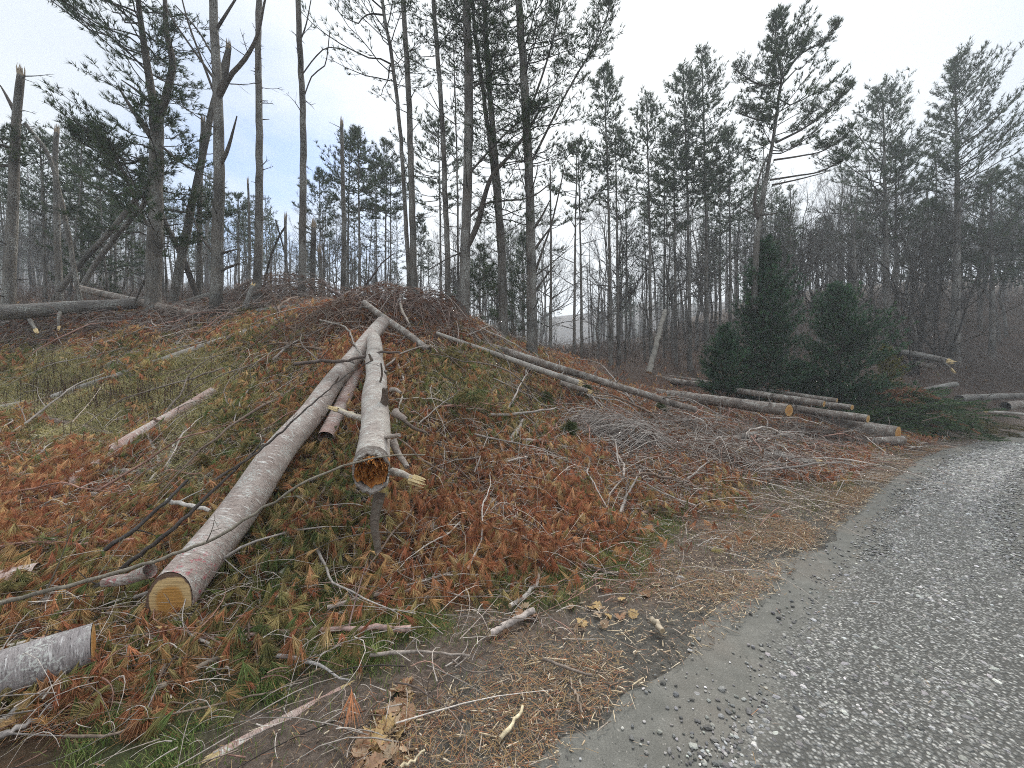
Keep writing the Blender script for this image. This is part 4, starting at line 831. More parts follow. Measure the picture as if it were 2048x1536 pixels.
def tuft_field(n, ylo, yhi, xlo, xhi, nn, L, width, name, simple=False, dmul=1.0):
    x = U(xlo, xhi, n); y = U(ylo, yhi, n); z_ = zone(x, y, 20); e_, _ = edge_dist(x, y); u_, v_ = proj(x, y, H(x, y)); cl = vnoise(x*1.6, y*1.6, 61)
    k = np.array([DEN[c] for c in z_])*dmul*(.45+1.1*cl); ok = (U(0, 1, n) < k) & (e_ < -.25) & (u_ > -220) & (u_ < 2250)
    x, y, z_, cl = x[ok], y[ok], z_[ok], cl[ok]; n = len(x); w4 = np.array([MIXW[c] for c in z_])
    sh = vnoise(x*1.1+5, y*1.1, 62); w4[:, 0] *= .5+1.2*sh; w4[:, 1] *= 1.6-1.2*sh; w4[:, 2] *= 1.7-1.4*sh; cum_ = np.cumsum(w4/w4.sum(1, keepdims=True), 1); pk = (U(0, 1, n)[:, None] > cum_).sum(1).clip(0, 3)
    col = np.zeros((n, 3))
    for i, pal in enumerate((RUST, OLIVE, GREEN, TAN)):
        m_ = pk == i; col[m_] = pal[rng.integers(0, len(pal), m_.sum())]
    col *= U(.9, 1.6, (n, 1)); hgt = .03+.15*U(0, 1, n)**1.5*np.where(np.isin(z_, ['y', 'r', 'x', 'o']), 1.0, .45)*np.clip(cl*1.7, .3, 1.6); hang = U(0, 1, n) < .58
    D = np.where(hang[:, None], np.stack([rng.normal(0, .45, n), rng.normal(-.25, .45, n), -U(.3, 1.0, n)], 1), np.stack([rng.normal(0, .8, n), rng.normal(0, .8, n), U(-.1, .7, n)], 1))
    P = np.stack([x, y, H(x, y)+hgt+np.where(hang, .07, .0)], 1); g = Geo(); needles(g, P, D, L*U(.55, 1.4, n), nn, U(.16, .62, n), width, .18, col, simple, back=.3)
    return g, n
for nm, a in (('slash_needles', (40000, 1.7, 5.2, -8.5, 5, 34, .105, .0013)), ('slash_needles', (70000, 5.2, 11.5, -16, 14, 18, .12, .0024)), ('slash_needles', (9000, 10.5, 20, -24, 26, 14, .15, .0045))):
    g, n = tuft_field(a[0], a[1], a[2], a[3], a[4], a[5], a[6], a[7], nm, simple=a[1] > 10); print('tufts', n); obj(nm, g.mesh(nm, [M['needles']], smooth=False), kind='stuff')

# twig litter: thin bare twigs all over the bank
def twig_field(n, ylo, yhi, xlo, xhi, r, Lm, den, name, k=3, lift=.14, cols=None):
    x = U(xlo, xhi, n); y = U(ylo, yhi, n); z_ = zone(x, y, 20); e_, _ = edge_dist(x, y); u_, v_ = proj(x, y, H(x, y)); ok = (U(0, 1, n) < np.array([den.get(c, 0) for c in z_])) & (e_ < -.2) & (u_ > -250) & (u_ < 2300)
    x, y = x[ok], y[ok]; n = len(x); a = rng.normal(.3, .8, n)+np.where(U(0, 1, n) < .5, np.pi, 0); L_ = rng.exponential(Lm, n).clip(Lm*.4, Lm*3); t = np.linspace(0, 1, 6); cv = rng.normal(0, .8, n)
    ang = a[:, None]+cv[:, None]*t; dx = np.cumsum(np.cos(ang), 1)/6*L_[:, None]; dy = np.cumsum(np.sin(ang), 1)/6*L_[:, None]; X = x[:, None]+dx; Yq = y[:, None]+dy; ar = U(0, 1, n)**2*lift*np.minimum(1.4, L_*2)*.8
    Z = H(X, Yq)+U(.01, lift, n)[:, None]+np.sin(t*np.pi)[None]*ar[:, None]; P = np.stack([X, Yq, Z], -1); R = (r*U(.55, 1.6, n))[:, None]*(1-.65*t)[None]; V, q, m = tubes(P, R, k)
    pal = np.array(cols or [PALE, PALE, GREY, (.42,.36,.31), BROWN, RED, (.50,.44,.38), DARK, (.34,.27,.22), (.46,.38,.32)]); g = Geo(); g.add(V, Q=q, C=rep(pal[rng.integers(0, len(pal), n)]*U(.7, 1.2, (n, 1)), m)); return g, n
DT = {'r': .8, 'x': .8, 'o': .6, 'y': .5, 'b': 1.0, 'm': .10, 'w': .1, 'd': .35, 'g': .22, 'l': .35}
g, n = twig_field(20000, 1.6, 5.2, -8.5, 5, .0030, .30, DT, 'twig_litter'); print('twigs', n); obj('twig_litter', g.mesh('twig_litter', [M['stick']]), kind='stuff')
g, n = twig_field(24000, 5.2, 11.5, -16, 15, .0045, .45, DT, 'twig_litter'); print('twigs', n); obj('twig_litter', g.mesh('twig_litter', [M['stick']]), kind='stuff')
gb, n = twig_field(2600, 4.6, 9.0, 0, 7, .0048, .6, {'b': 1.0, 'r': .12}, 'brush', lift=.2); print('brush', n); obj('twig_litter', gb.mesh('brush_twigs', [M['stick']]), kind='stuff')

def mat_needles_layer(n, ylo, yhi, xlo, xhi, L, w, name):
    x = U(xlo, xhi, n); y = U(ylo, yhi, n); z_ = zone(x, y, 20); e_, _ = edge_dist(x, y); u_, v_ = proj(x, y, H(x, y)); ok = (U(0, 1, n) < np.array([{'r': 1, 'x': .9, 'o': .6, 'y': .4, 'b': .8, 'g': .25, 'd': .3, 'm': .15}.get(c, 0) for c in z_])) & (e_ < -.3) & (u_ > -220) & (u_ < 2250); x, y = x[ok], y[ok]; n = len(x)
    a = U(0, 6.28, n); d = np.stack([np.cos(a), np.sin(a), rng.normal(0, .45, n)], 1)*(L*U(.6, 1.3, n))[:, None]; sd_ = np.stack([-np.sin(a), np.cos(a), a*0], 1)*w; b = np.stack([x, y, H(x, y)+U(.005, .07, n)], 1); V = np.stack([b-sd_, b+sd_, b+d], 1).reshape(-1, 3); i = np.arange(n)*3
    pal = np.vstack([RUST, RUST*1.2, TAN, OLIVE]); g = Geo(); g.add(V, T=np.stack([i, i+1, i+2], 1), C=rep(pal[rng.integers(0, len(pal), n)]*U(.6, 1.4, (n, 1)), 3)); obj(name, g.mesh(name, [M['needles']], smooth=False), kind='stuff')
mat_needles_layer(260000, 1.7, 5.2, -7.5, 4.5, .09, .0012, 'matted_needles')
mat_needles_layer(190000, 5.2, 11, -14, 13, .12, .0022, 'matted_needles')
# shoulder litter: fallen needles and wood chips lying flat
def litter(n, name):
    s = U(13, 31, n)**1.0; o = -np.abs(rng.normal(0, .55, n))+.08; lo = U(0, 1, n) < .03; o = np.where(lo, U(-.1, 1.0, n), o); x, y, a1, a2 = edge_at(s); x = x+a1*o; y = y+a2*o; cl = vnoise(x*2.3, y*2.3, 71); ok = U(0, 1, n) < np.clip(cl*2.4-.75, .04, 1); x, y = x[ok], y[ok]; n = len(x)
    a = U(0, 6.28, n); L_ = U(.025, .085, n); wd = .0008*np.interp(y, [1.5, 4, 9], [1, 1.6, 3.2]); d = np.stack([np.cos(a), np.sin(a), rng.normal(0, .12, n)], 1)*L_[:, None]; sd_ = np.stack([-np.sin(a), np.cos(a), a*0], 1)*wd[:, None]; b = np.stack([x, y, np.maximum(H(x, y), .006)+U(.006, .03, n)], 1)
    V = np.stack([b-sd_, b+sd_, b+d+sd_, b+d-sd_], 1).reshape(-1, 3); i = np.arange(n)*4; pal = np.vstack([RUST[:3]*1.1, TAN*.9, TAN*.7, [(.22,.15,.11), (.36,.28,.20), (.30,.22,.16), (.17,.12,.09), (.40,.33,.25)]]); g = Geo(); g.add(V, Q=np.stack([i, i+1, i+2, i+3], 1), C=rep(pal[rng.integers(0, len(pal), n)]*U(.7, 1.2, (n, 1)), 4)); return g
obj('needle_litter', litter(75000, 'n').mesh('needle_litter', [M['needles']], smooth=False), kind='stuff')
def chips(n):
    s = U(14, 28, n); o = -np.abs(rng.normal(0, .5, n))+.15; x, y, a1, a2 = edge_at(s); x = x+a1*o; y = y+a2*o; L_ = rng.exponential(.013, n).clip(.004, .07); w_ = U(.0014, .0042, n).clip(0, .5)*np.interp(y, [1.5, 5, 9], [1, 1.5, 2.2]); a = U(0, 6.28, n); tl = rng.normal(0, .15, n)
    d = np.stack([np.cos(a), np.sin(a), tl], 1)*L_[:, None]; b = np.stack([x, y, np.maximum(H(x, y), .006)+.012+U(0, .012, n)], 1); V, q, m = tubes(np.stack([b-d, b, b+d], 1), np.stack([w_*.7, w_, w_*.6], 1), 4, .8)
    pal = np.array([(.52,.42,.28), (.42,.32,.21), (.58,.49,.36), (.30,.22,.16), (.20,.15,.11), (.36,.30,.24)]); g = Geo(); g.add(V, Q=q, C=rep(pal[rng.integers(0, 6, n)]*U(.7, 1.15, (n, 1)), m)); return g
obj('wood_chips', chips(9000).mesh('wood_chips', [M['stick']], smooth=False), kind='stuff')

# ------------------------------------------------------------------ grass
def grass(n, ylo, yhi, xlo, xhi, zs, L, w, pal, name, lean=.5, clump=1.8, thr=.35):
    x = U(xlo, xhi, n); y = U(ylo, yhi, n); z_ = zone(x, y, 20); e_, _ = edge_dist(x, y); cl = vnoise(x*clump, y*clump, 81)*.65+vnoise(x*clump*3, y*clump*3, 82)*.35; u_, v_ = proj(x, y, H(x, y))
    ok = (U(0, 1, n) < np.array([zs.get(c, 0) for c in z_])*np.clip((cl-thr)*4, 0, 1)) & (e_ < -.12) & (u_ > -200) & (u_ < 2250); x, y = x[ok], y[ok]; n = len(x)
    a = U(0, 6.28, n); l = L*U(.5, 1.3, n); d = np.stack([np.cos(a)*lean*U(.2, 1.3, n), np.sin(a)*lean*U(.2, 1.3, n), np.ones(n)], 1); d = nrm(d); b = np.stack([x, y, H(x, y)+.0], 1); sd_ = np.stack([-np.sin(a), np.cos(a), a*0], 1)*(w*U(.7, 1.3, n))[:, None]
    m_ = b+d*l[:, None]*.55; tp = b+d*l[:, None]*.8+np.stack([np.cos(a), np.sin(a), -U(-.3, .6, n)], 1)*(l*.4)[:, None]*lean; V = np.stack([b-sd_, b+sd_, m_-sd_*.8, m_+sd_*.8, tp], 1).reshape(-1, 3); i = np.arange(n)*5
    g = Geo(); c = np.array(pal)[rng.integers(0, len(pal), n)]*U(.75, 1.25, (n, 1)); g.add(V, T=np.stack([i+2, i+3, i+4], 1), Q=np.stack([i, i+1, i+3, i+2], 1), C=rep(c, 5)); print(name, n); return obj(name, g.mesh(name, [M['needles']], smooth=False), kind='stuff')
GP = [(.10,.17,.04), (.14,.21,.05), (.085,.145,.035), (.20,.24,.075), (.27,.26,.11)]
grass(900000, 1.3, 6.5, -4.5, 6, {'g': 1.0, 'o': .05, 'x': .04, 'l': .03, 'r': .01}, .075, .0016, GP, 'grass', thr=.24)
grass(300000, 4.5, 14, 2, 16, {'g': 1.0, 'l': .42, 'b': .05}, .06, .003, [(.14,.16,.05), (.22,.20,.08), (.17,.15,.06), (.11,.14,.04)], 'grass', thr=.42)
MP = [(.56,.49,.28), (.64,.57,.35), (.48,.43,.22), (.40,.38,.18), (.60,.52,.31), (.34,.34,.14)]
grass(800000, 3.8, 10.5, -14, 0, {'m': 1.0, 'w': .9, 'o': .18, 'x': .10, 'y': .22}, .15, .0036, MP, 'meadow_grass', lean=1.1, thr=.05)
# brown dry weed stalks standing in the meadow
def weeds(n):
    x = U(-9.5, -2.6, n); y = U(4.3, 7.6, n); z_ = zone(x, y, 26); ok = ((z_ == 'w') | ((z_ == 'm') & (U(0, 1, n) < .10))) & (vnoise(x*2, y*2, 91) > .33); x, y = x[ok], y[ok]; n = len(x); h = U(.14, .38, n); t = np.linspace(0, 1, 4); ln = rng.normal(0, .12, (n, 2))
    P = np.stack([x[:, None]+ln[:, :1]*t*h[:, None], y[:, None]+ln[:, 1:]*t*h[:, None], H(x, y)[:, None]+t*h[:, None]], -1); V, q, m = tubes(P, np.tile([.0035, .003, .0024, .0015], (n, 1)), 3); g = Geo(); g.add(V, Q=q, C=rep(np.array([(.10,.066,.045)])*U(.6, 1.5, (n, 1)), m))
    k = 9; rp = np.repeat(np.arange(n), k); tt = U(.3, 1, n*k); pos = P[rp, 0]*(1-tt[:, None])+P[rp, 3]*tt[:, None]; needles(g, pos, np.stack([rng.normal(0, .7, n*k), rng.normal(0, .7, n*k), np.full(n*k, .8)], 1), .035, 2, .4, .0035, 0, np.tile([(.095,.062,.042)], (n*k, 1))*U(.6, 1.5, (n*k, 1)), True)
    obj('dry_weeds', g.mesh('dry_weeds', [M['stick']]), kind='stuff'); print('weeds', n)
weeds(4200)
# ------------------------------------------------------------------ the nearer trees
def tree(label, path, Y, w, rtop=.03, top=None, crown=None, dead=(2.2, .22), dead_to=None, k=14, mat='bark', limbs=(), cat='pine tree', name='pine_tree', broken=False, group=None, twiggy=.8, flare=.3, biasdead=None, copts=None):
    P = px_path(path, Y, top); r0 = .77*w/2*Y/F; rtop = min(rtop*.8, r0*.85); C, R = trunk_geo(P, r0, rtop, flare=flare); base = C[0].copy(); root = thing(name, label, cat, base, group)
    Lt = np.linalg.norm(np.diff(C, axis=0), axis=1).sum(); kn = np.nonzero(U(0, 1, len(C)) < .38)[0]; g = Geo(); add_trunk(g, C, R, k, kn)
    sc0 = 1.0 if crown is None else np.interp(crown[0], C[:, 2], np.linspace(0, 1, len(C)))
    if dead[0] > 0:
        stubs(g, C, R, .05, min(1.0, (dead_to if dead_to else sc0)+.04), dead[0], dead[1], up=(-.05, .6), rb=.008+r0*.035, bias=biasdead, twiggy=twiggy)
    obj('trunk', g.mesh('trunk', [M[mat]], origin=base), root)
    if crown is not None:
        g = Geo(); o = dict(tuft=.12, nn=6, dens=1.0); o.update(copts or {}); live_crown(g, C, R, sc0, crown[1], **o); obj('crown', g.mesh('crown', [M['bark_dark'], M['fol']], origin=base), root)
    if broken:
        g = Geo(); T = C[-1]; ns = 26; a = U(0, 6.28, ns); rr = rtop*np.sqrt(U(0, .9, ns)); b = T+np.stack([np.cos(a)*rr, np.sin(a)*rr, a*0-.02], 1); l = U(.05, .34, ns); V, q, m = tubes(np.stack([b, b+np.array([0, 0, 1])*l[:, None]*.6+rng.normal(0, .01, (ns, 3)), b+np.array([0, 0, 1])*l[:, None]], 1), np.stack([np.full(ns, rtop*.24), np.full(ns, rtop*.15), np.full(ns, rtop*.03)], 1), 4)
        g.add(V, Q=q); obj('broken_top', g.mesh('broken_top', [M['wood_grey']], smooth=False, origin=base), root)
    for lm in limbs:
        pth, w0, lcrown = lm[0], lm[1], lm[2] if len(lm) > 2 else None; LP = np.array([P3(p[0], p[1], p[2] if len(p) == 3 else Y) for p in pth]); LC = catmull(LP, max(8, int(np.linalg.norm(LP[-1]-LP[0])/.2))); LR = np.linspace(w0/2*Y/F, max(.012, w0*.22/2*Y/F), len(LC)); g = Geo(); add_trunk(g, LC, LR, 8, np.nonzero(U(0, 1, len(LC)) < .2)[0]); stubs(g, LC, LR, .25, .95, 1.0, .22, rb=.007, twiggy=.8)
        lo = obj('limb', g.mesh('limb', [M['bark_dark']], origin=base), root)
        if lcrown: g = Geo(); o = dict(tuft=.12, nn=6, dens=1.0, el=(.1, .9)); o.update(lcrown[2] if len(lcrown) > 2 else {}); live_crown(g, LC, LR, lcrown[0], lcrown[1], **o); obj('foliage', g.mesh('foliage', [M['bark_dark'], M['fol']], origin=base), lo)
    return root
LP_ = math.pi
# left side
tree('tall broken pine trunk with a pale snapped top at the far left edge', [(12, 640), (22, 420), (34, 250), (43, 152)], 9.3, 27, .085, broken=True, dead=(2.5, .25), flare=.15, limbs=[([(38, 240), (12, 190), (0, 170)], 9), ([(30, 300), (-10, 285), (-60, 260)], 6, (.2, .9, dict(per_whorl=4, dz=.22))), ([(28, 330), (-10, 330), (-70, 300)], 5, (.2, .9, dict(per_whorl=4, dz=.22)))])
tree('thin broken trunk leaning down rightwards from the snapped pine at far left', [(170, 460), (110, 345), (45, 245)], 9.6, 10, .05, dead=(1, .12), name='leaning_snag', cat='broken trunk', flare=0)
tree('slim snag with a ragged point, between the snapped pine and the forked pine', [(120, 612), (116, 450), (108, 330), (106, 262)], 11.6, 15, .07, broken=True, dead=(3.2, .16))
tree('big forked pine with ragged foliage and two upright leaders at upper left', [(305, 648), (308, 500), (311, 330), (314, 215)], 9.4, 34, .165, crown=(5.0, 2.6), dead=(2.0, .5), flare=.15, k=18,
     copts=dict(per_whorl=5, dz=.42, el=(-.05, .5), asym=(LP_, .45), dens=1.2, sec=11, tuft=.14, nn=8), limbs=[
     ([(310, 225), (296, 140), (284, 60), (277, 0), (268, -160)], 15, (.04, 2.0, dict(per_whorl=5, dz=.30, asym=(LP_, .5), el=(.0, .8), tuft=.14, nn=8, dens=1.2))),
     ([(322, 228), (340, 160), (345, 120), (332, 60), (330, 0), (322, -150)], 14, (.25, 1.2, dict(per_whorl=3, dz=.5, asym=(0, .2), el=(.1, .9), thin=.7))),
     ([(304, 275), (262, 215), (236, 172)], 13), ([(306, 210), (272, 180), (243, 160)], 8), ([(305, 420), (240, 335), (190, 300), (130, 270)], 6, (.25, .9, dict(per_whorl=4, dz=.28))),
     ([(305, 470), (270, 400), (225, 300), (180, 260)], 6, (.3, .8, dict(per_whorl=4, dz=.3))), ([(320, 290), (370, 330), (430, 360)], 5, (.3, .6, dict(per_whorl=3, dz=.3))), ([(300, 545), (285, 570), (268, 610)], 6)])
tree('leaning broken trunk crossing behind the forked pine', [(340, 590), (370, 470), (400, 330), (425, 215), (455, 95)], 10.6, 22, .075, broken=True, dead=(1.6, .2), flare=0, name='leaning_snag', cat='broken trunk')
tree('broken upright trunk close behind the leaning one, left of the lichened pine', [(398, 590), (402, 400), (406, 245)], 11.2, 13, .07, broken=True, dead=(2.5, .16), flare=.1)
tree('dark trunk leaning from the forked pine down to the brush', [(408, 592), (365, 520), (325, 445), (290, 375)], 11, 14, .085, dead=(1, .12), name='leaning_snag', cat='broken trunk', mat='bark_dark', flare=0)
tree('pale leaning pole, left one of the slanting pair behind the mossy trunk', [(92, 612), (150, 545), (230, 455), (285, 392)], 11.6, 13, .09, dead=(.8, .2), name='leaning_snag', cat='broken trunk', mat='bark_grey', flare=0)
tree('pale leaning pole, right one of the slanting pair behind the mossy trunk', [(140, 590), (185, 535), (235, 470), (290, 400)], 11.2, 12, .08, dead=(.8, .2), name='leaning_snag', cat='broken trunk', mat='bark_grey', flare=0)
tree('tall lichened pine with thick side limbs, right of the forked pine', [(432, 645), (434, 480), (437, 300), (430, 120), (428, 0)], 9.3, 30, .06, top=17, crown=(12.6, 1.8), dead=(2.6, .32), k=18, copts=dict(dz=.6, thin=.7), limbs=[
     ([(438, 195), (462, 150), (490, 118), (515, 70), (530, 0), (545, -60)], 10), ([(438, 335), (455, 300), (466, 262), (474, 232)], 9), ([(436, 190), (452, 150), (462, 95)], 11), ([(430, 160), (380, 90), (340, 30), (310, -40)], 5), ([(430, 190), (400, 110), (375, 40), (355, -40)], 5), ([(428, 115), (395, 60), (350, 10)], 4), ([(432, 60), (470, 0), (500, -50)], 6),
     ([(436, 510), (456, 503), (476, 498)], 6), ([(436, 545), (456, 535), (478, 526)], 7), ([(425, 505), (400, 470), (385, 430), (370, 410)], 5)])
tree('slim bare pine with short broken stubs, second right of the forked pine', [(514, 640), (515, 450), (516, 250), (511, 100), (510, 0)], 10.2, 21, .06, top=17, crown=(13.5, 1.5), dead=(5.0, .22), copts=dict(dz=.6, thin=.7))
tree('straight bare pine with few twigs, between the stubbed pine and the splintered snags', [(604, 612), (606, 420), (606, 240), (600, 80), (598, 0)], 10.4, 19, .06, top=17, crown=(13.5, 1.5), dead=(3.4, .22), copts=dict(dz=.6, thin=.7), limbs=[([(604, 150), (630, 115), (655, 95), (690, 100)], 2.5), ([(604, 205), (625, 150), (650, 130), (660, 60)], 2.5), ([(601, 80), (612, 50), (622, 0)], 3)])
tree('snapped snag with a pale splintered top left of the crest pines', [(686, 605), (687, 450), (685, 330), (684, 252)], 12.2, 14, .06, broken=True, dead=(2.0, .10), flare=.1)
tree('short snag torn off in orange splinters behind the crest', [(624, 612), (626, 530), (627, 455)], 11.4, 15, .085, broken=True, dead=(2.5, .12), flare=.1)
tree('lower snag with a pale wound beside the orange splintered one', [(641, 612), (640, 560), (638, 505)], 12.2, 12, .07, broken=True, dead=(2, .15), flare=.1)
tree('thin grey snag with flat top left of the straight bare pine', [(570, 600), (569, 520), (569, 438)], 13.5, 8, .055, broken=True, dead=(1.5, .1), mat='bark_grey', flare=.1)
tree('very slim snag left of the stubbed pine', [(497, 600), (498, 480), (497, 368)], 14, 7, .04, broken=True, dead=(2, .12), flare=.1)
tree('thin dark pole leaning left against the flat topped grey snag', [(520, 560), (545, 510), (572, 455)], 13.0, 6, .035, dead=(.6, .1), name='leaning_snag', cat='broken trunk', mat='bark_dark', flare=0)
tree('thin dark pole leaning right past the flat topped grey snag', [(586, 565), (570, 510), (552, 440)], 13.8, 5, .03, dead=(.6, .1), name='leaning_snag', cat='broken trunk', mat='bark_dark', flare=0)
# centre
tree('tall pine leaning left, left stem of the close pair on the crest', [(822, 620), (812, 450), (800, 260), (783, 110), (765, 0)], 10.2, 12, .045, top=15.5, crown=(9.6, 2.0), dead=(4.0, .22), copts=dict(asym=(LP_, .45), el=(.05, .8), dz=.5), flare=.1)
tree('tall bare pine with many stubs, right stem of the close pair on the crest', [(829, 628), (824, 400), (818, 200), (810, 80), (805, 0)], 9.9, 19, .055, top=16.5, crown=(12.5, 1.5), dead=(4.6, .22), copts=dict(dz=.6, thin=.7))
tree('tall slim pine with sparse upper foliage, left of the thick curved limb pine', [(897, 640), (892, 450), (885, 260), (873, 80), (867, 0)], 10.0, 16, .05, top=16, crown=(9.8, 1.2), dead=(4.0, .25), copts=dict(dz=.55, thin=.75))
tree('thin pale dead pine close behind, with upswept dry twigs', [(917, 610), (915, 400), (911, 220), (906, 90)], 12.5, 7, .02, dead=(5.5, .5), mat='bark_grey', flare=.1)
tree('thickest crest pine with a dark curved limb sweeping right', [(927, 650), (931, 480), (937, 260), (936, 100), (932, 0)], 9.4, 27, .10, top=17, crown=(10.0, 2.0), dead=(2.6, .42), k=18, copts=dict(dz=.45), limbs=[
     ([(931, 500), (955, 450), (970, 390), (985, 350), (1020, 310), (1060, 255), (1090, 200)], 13, (.62, .8, dict(dz=.3, per_whorl=3))), ([(934, 440), (965, 410), (1000, 402), (1060, 395), (1110, 360)], 5), ([(936, 350), (980, 300), (1030, 250), (1075, 220)], 5, (.4, .8, dict(dz=.3, per_whorl=4))), ([(938, 180), (985, 150), (1030, 130)], 5, (.3, .8, dict(dz=.3, per_whorl=4))), ([(934, 500), (890, 520), (850, 545)], 3)])
tree('pine with a slightly left leaning stem behind the curved limb', [(1004, 660), (999, 480), (984, 320), (966, 180), (948, 40)], 10.4, 15, .05, top=15.5, crown=(8.6, 1.7), dead=(3, .3), copts=dict(dz=.42), flare=.1)
tree('dark foliaged pine just right of the slightly left leaning stem', [(1010, 668), (1004, 500), (992, 330), (975, 130), (968, 0)], 9.8, 19, .06, top=16, crown=(5.6, 1.55), dead=(2.6, .4), copts=dict(dz=.40, asym=(0, .35), dens=1.1))
tree('thick dark pine at the centre right end of the crest group, bough reaching up right', [(1064, 700), (1062, 500), (1056, 300), (1046, 120), (1038, 0)], 9.6, 28, .085, top=16.5, crown=(7.0, 1.6), dead=(2.8, .5), k=18, copts=dict(dz=.42, asym=(0, .25)), limbs=[
     ([(1060, 330), (1080, 290), (1120, 210), (1165, 130), (1190, 90), (1215, 30), (1220, -20)], 5, (.45, .75, dict(dz=.22, per_whorl=4))), ([(1052, 240), (1085, 150), (1110, 60), (1125, -30)], 5, (.4, .8, dict(dz=.25, per_whorl=4))), ([(1066, 560), (1085, 500), (1105, 440), (1130, 330)], 5), ([(1068, 500), (1090, 470), (1112, 440)], 6), ([(1066, 460), (1085, 430), (1100, 400)], 6), ([(1064, 590), (1090, 555), (1110, 530)], 5)], biasdead=0)
tree('thin dead pine with dense fine twigs right of the thick dark pine', [(1101, 712), (1102, 500), (1100, 330)], 12, 9, .025, crown=(5.5, .9), dead=(9, .45), copts=dict(dz=.5, thin=.5))
# middle distance pines, right of centre
def mid(label, u, vb, vt, Y, w, cz_v, Lm, lean=0, **kw):
    ztop = EYE-(vt-CY)*Y/F; cz = EYE-(cz_v-CY)*Y/F; o = dict(tuft=.18, nn=7, width=.011, dz=.36, per_whorl=5, dens=.9, sec=8); o.update(kw.pop('copts', {}))
    return tree(label, [(u, vb), (u+lean*.3, (vb+vt)/2), (u+lean, vt)], Y, w, .02, crown=(cz, Lm), dead=kw.pop('dead', (5.5, .5)), copts=o, k=10, **kw)
mid('pine pair stem with bare lower twigs beside the valley gap, left stem', 1148, 715, 300, 14.5, 9, 420, 1.6, 6, copts=dict(thin=.6))
mid('pine pair stem with bare lower twigs beside the valley gap, right stem', 1164, 715, 290, 14.8, 9, 430, 1.5, -8, copts=dict(thin=.6))
mid('straight pine with a narrow rounded top right of the valley gap', 1222, 735, 135, 15.5, 12, 340, 1.35, -14)
mid('slim pine immediately right of the narrow rounded topped pine', 1237, 740, 245, 16, 10, 430, 1.2, -6, copts=dict(thin=.7))
mid('pine with wispy top between the narrow topped pine and the tall dense group', 1302, 720, 200, 16, 11, 420, 1.7, -10)
mid('pine with a dark dense middle crown left of the tallest dense pines', 1352, 705, 260, 17, 9, 460, 1.6, -4)
mid('tall dense pine, left one of the two highest behind the firs', 1380, 700, 132, 16.5, 12, 400, 1.7, -14)
mid('tall dense pine, right one of the two highest behind the firs', 1414, 690, 108, 17, 13, 390, 1.8, -12)
mid('mid height pine with a rounded crown left of the crooked leaning pine', 1462, 690, 262, 18, 10, 450, 1.7, -4)
mid('slender pine at the back of the tall dense group', 1328, 715, 330, 20, 7, 470, 1.3, 0, copts=dict(thin=.7))
mid('slender bare stemmed pine at the right of the tall dense group', 1440, 690, 330, 21, 7, 470, 1.2, 0, copts=dict(thin=.7))
mid('small pine with soft crown seen left between the slim crest pines', 720, 610, 262, 17, 9, 430, 1.5, -4)
mid('pine behind the splintered snag with crown leaning right', 694, 610, 270, 18, 8, 420, 1.6, 6)
mid('thin pine with small high crown left of the close pair', 752, 615, 305, 19, 6, 420, 1.0, 0)
mid('second thin pine with small high crown left of the close pair', 770, 615, 285, 20, 7, 430, 1.3, 4)
mid('third thin pine with small high crown left of the close pair', 781, 615, 330, 20, 5, 430, .9, 0)
mid('pine with drooping fan crown between the close pair and the slim pine', 882, 640, 240, 16, 8, 410, 1.8, -6, copts=dict(asym=(LP_, .3)))
mid('small young pine far off in the gap right of the close pair', 842, 640, 432, 22, 5, 560, 1.1, 0)
mid('green low pine behind the thickest crest pine', 960, 660, 500, 14, 6, 640, 1.1, 0, copts=dict(low=1.0, el=(-.1, .5)))
mid('green young pine in the gap between crest pines', 1046, 690, 470, 18, 6, 660, 1.1, 0, copts=dict(low=1.0, el=(-.05, .7)))
mid('left background pine with feathery crown beside the snapped pine', 92, 600, 270, 14, 8, 430, 1.6, -4)
mid('left background pine with feathery crown beside the ragged snag', 163, 600, 255, 15, 8, 430, 1.6, 0)
mid('left background pine with feathery crown under the forked pine', 222, 600, 290, 16, 7, 430, 1.4, 2)
mid('left background pine with a dark low crown in front of the pale poles', 230, 600, 420, 15, 7, 540, 1.4, 0, copts=dict(low=1.0))
mid('small dark pine under the leaning poles', 175, 605, 470, 14, 6, 590, 1.2, 0, copts=dict(low=1.0))
mid('pine crown peeping over the stand left of the stubbed pine', 478, 600, 395, 20, 7, 480, 1.3, 0)
mid('thin dark pine between the straight bare pine and the snapped snag', 640, 605, 345, 19, 6, 470, 1.2, 0)
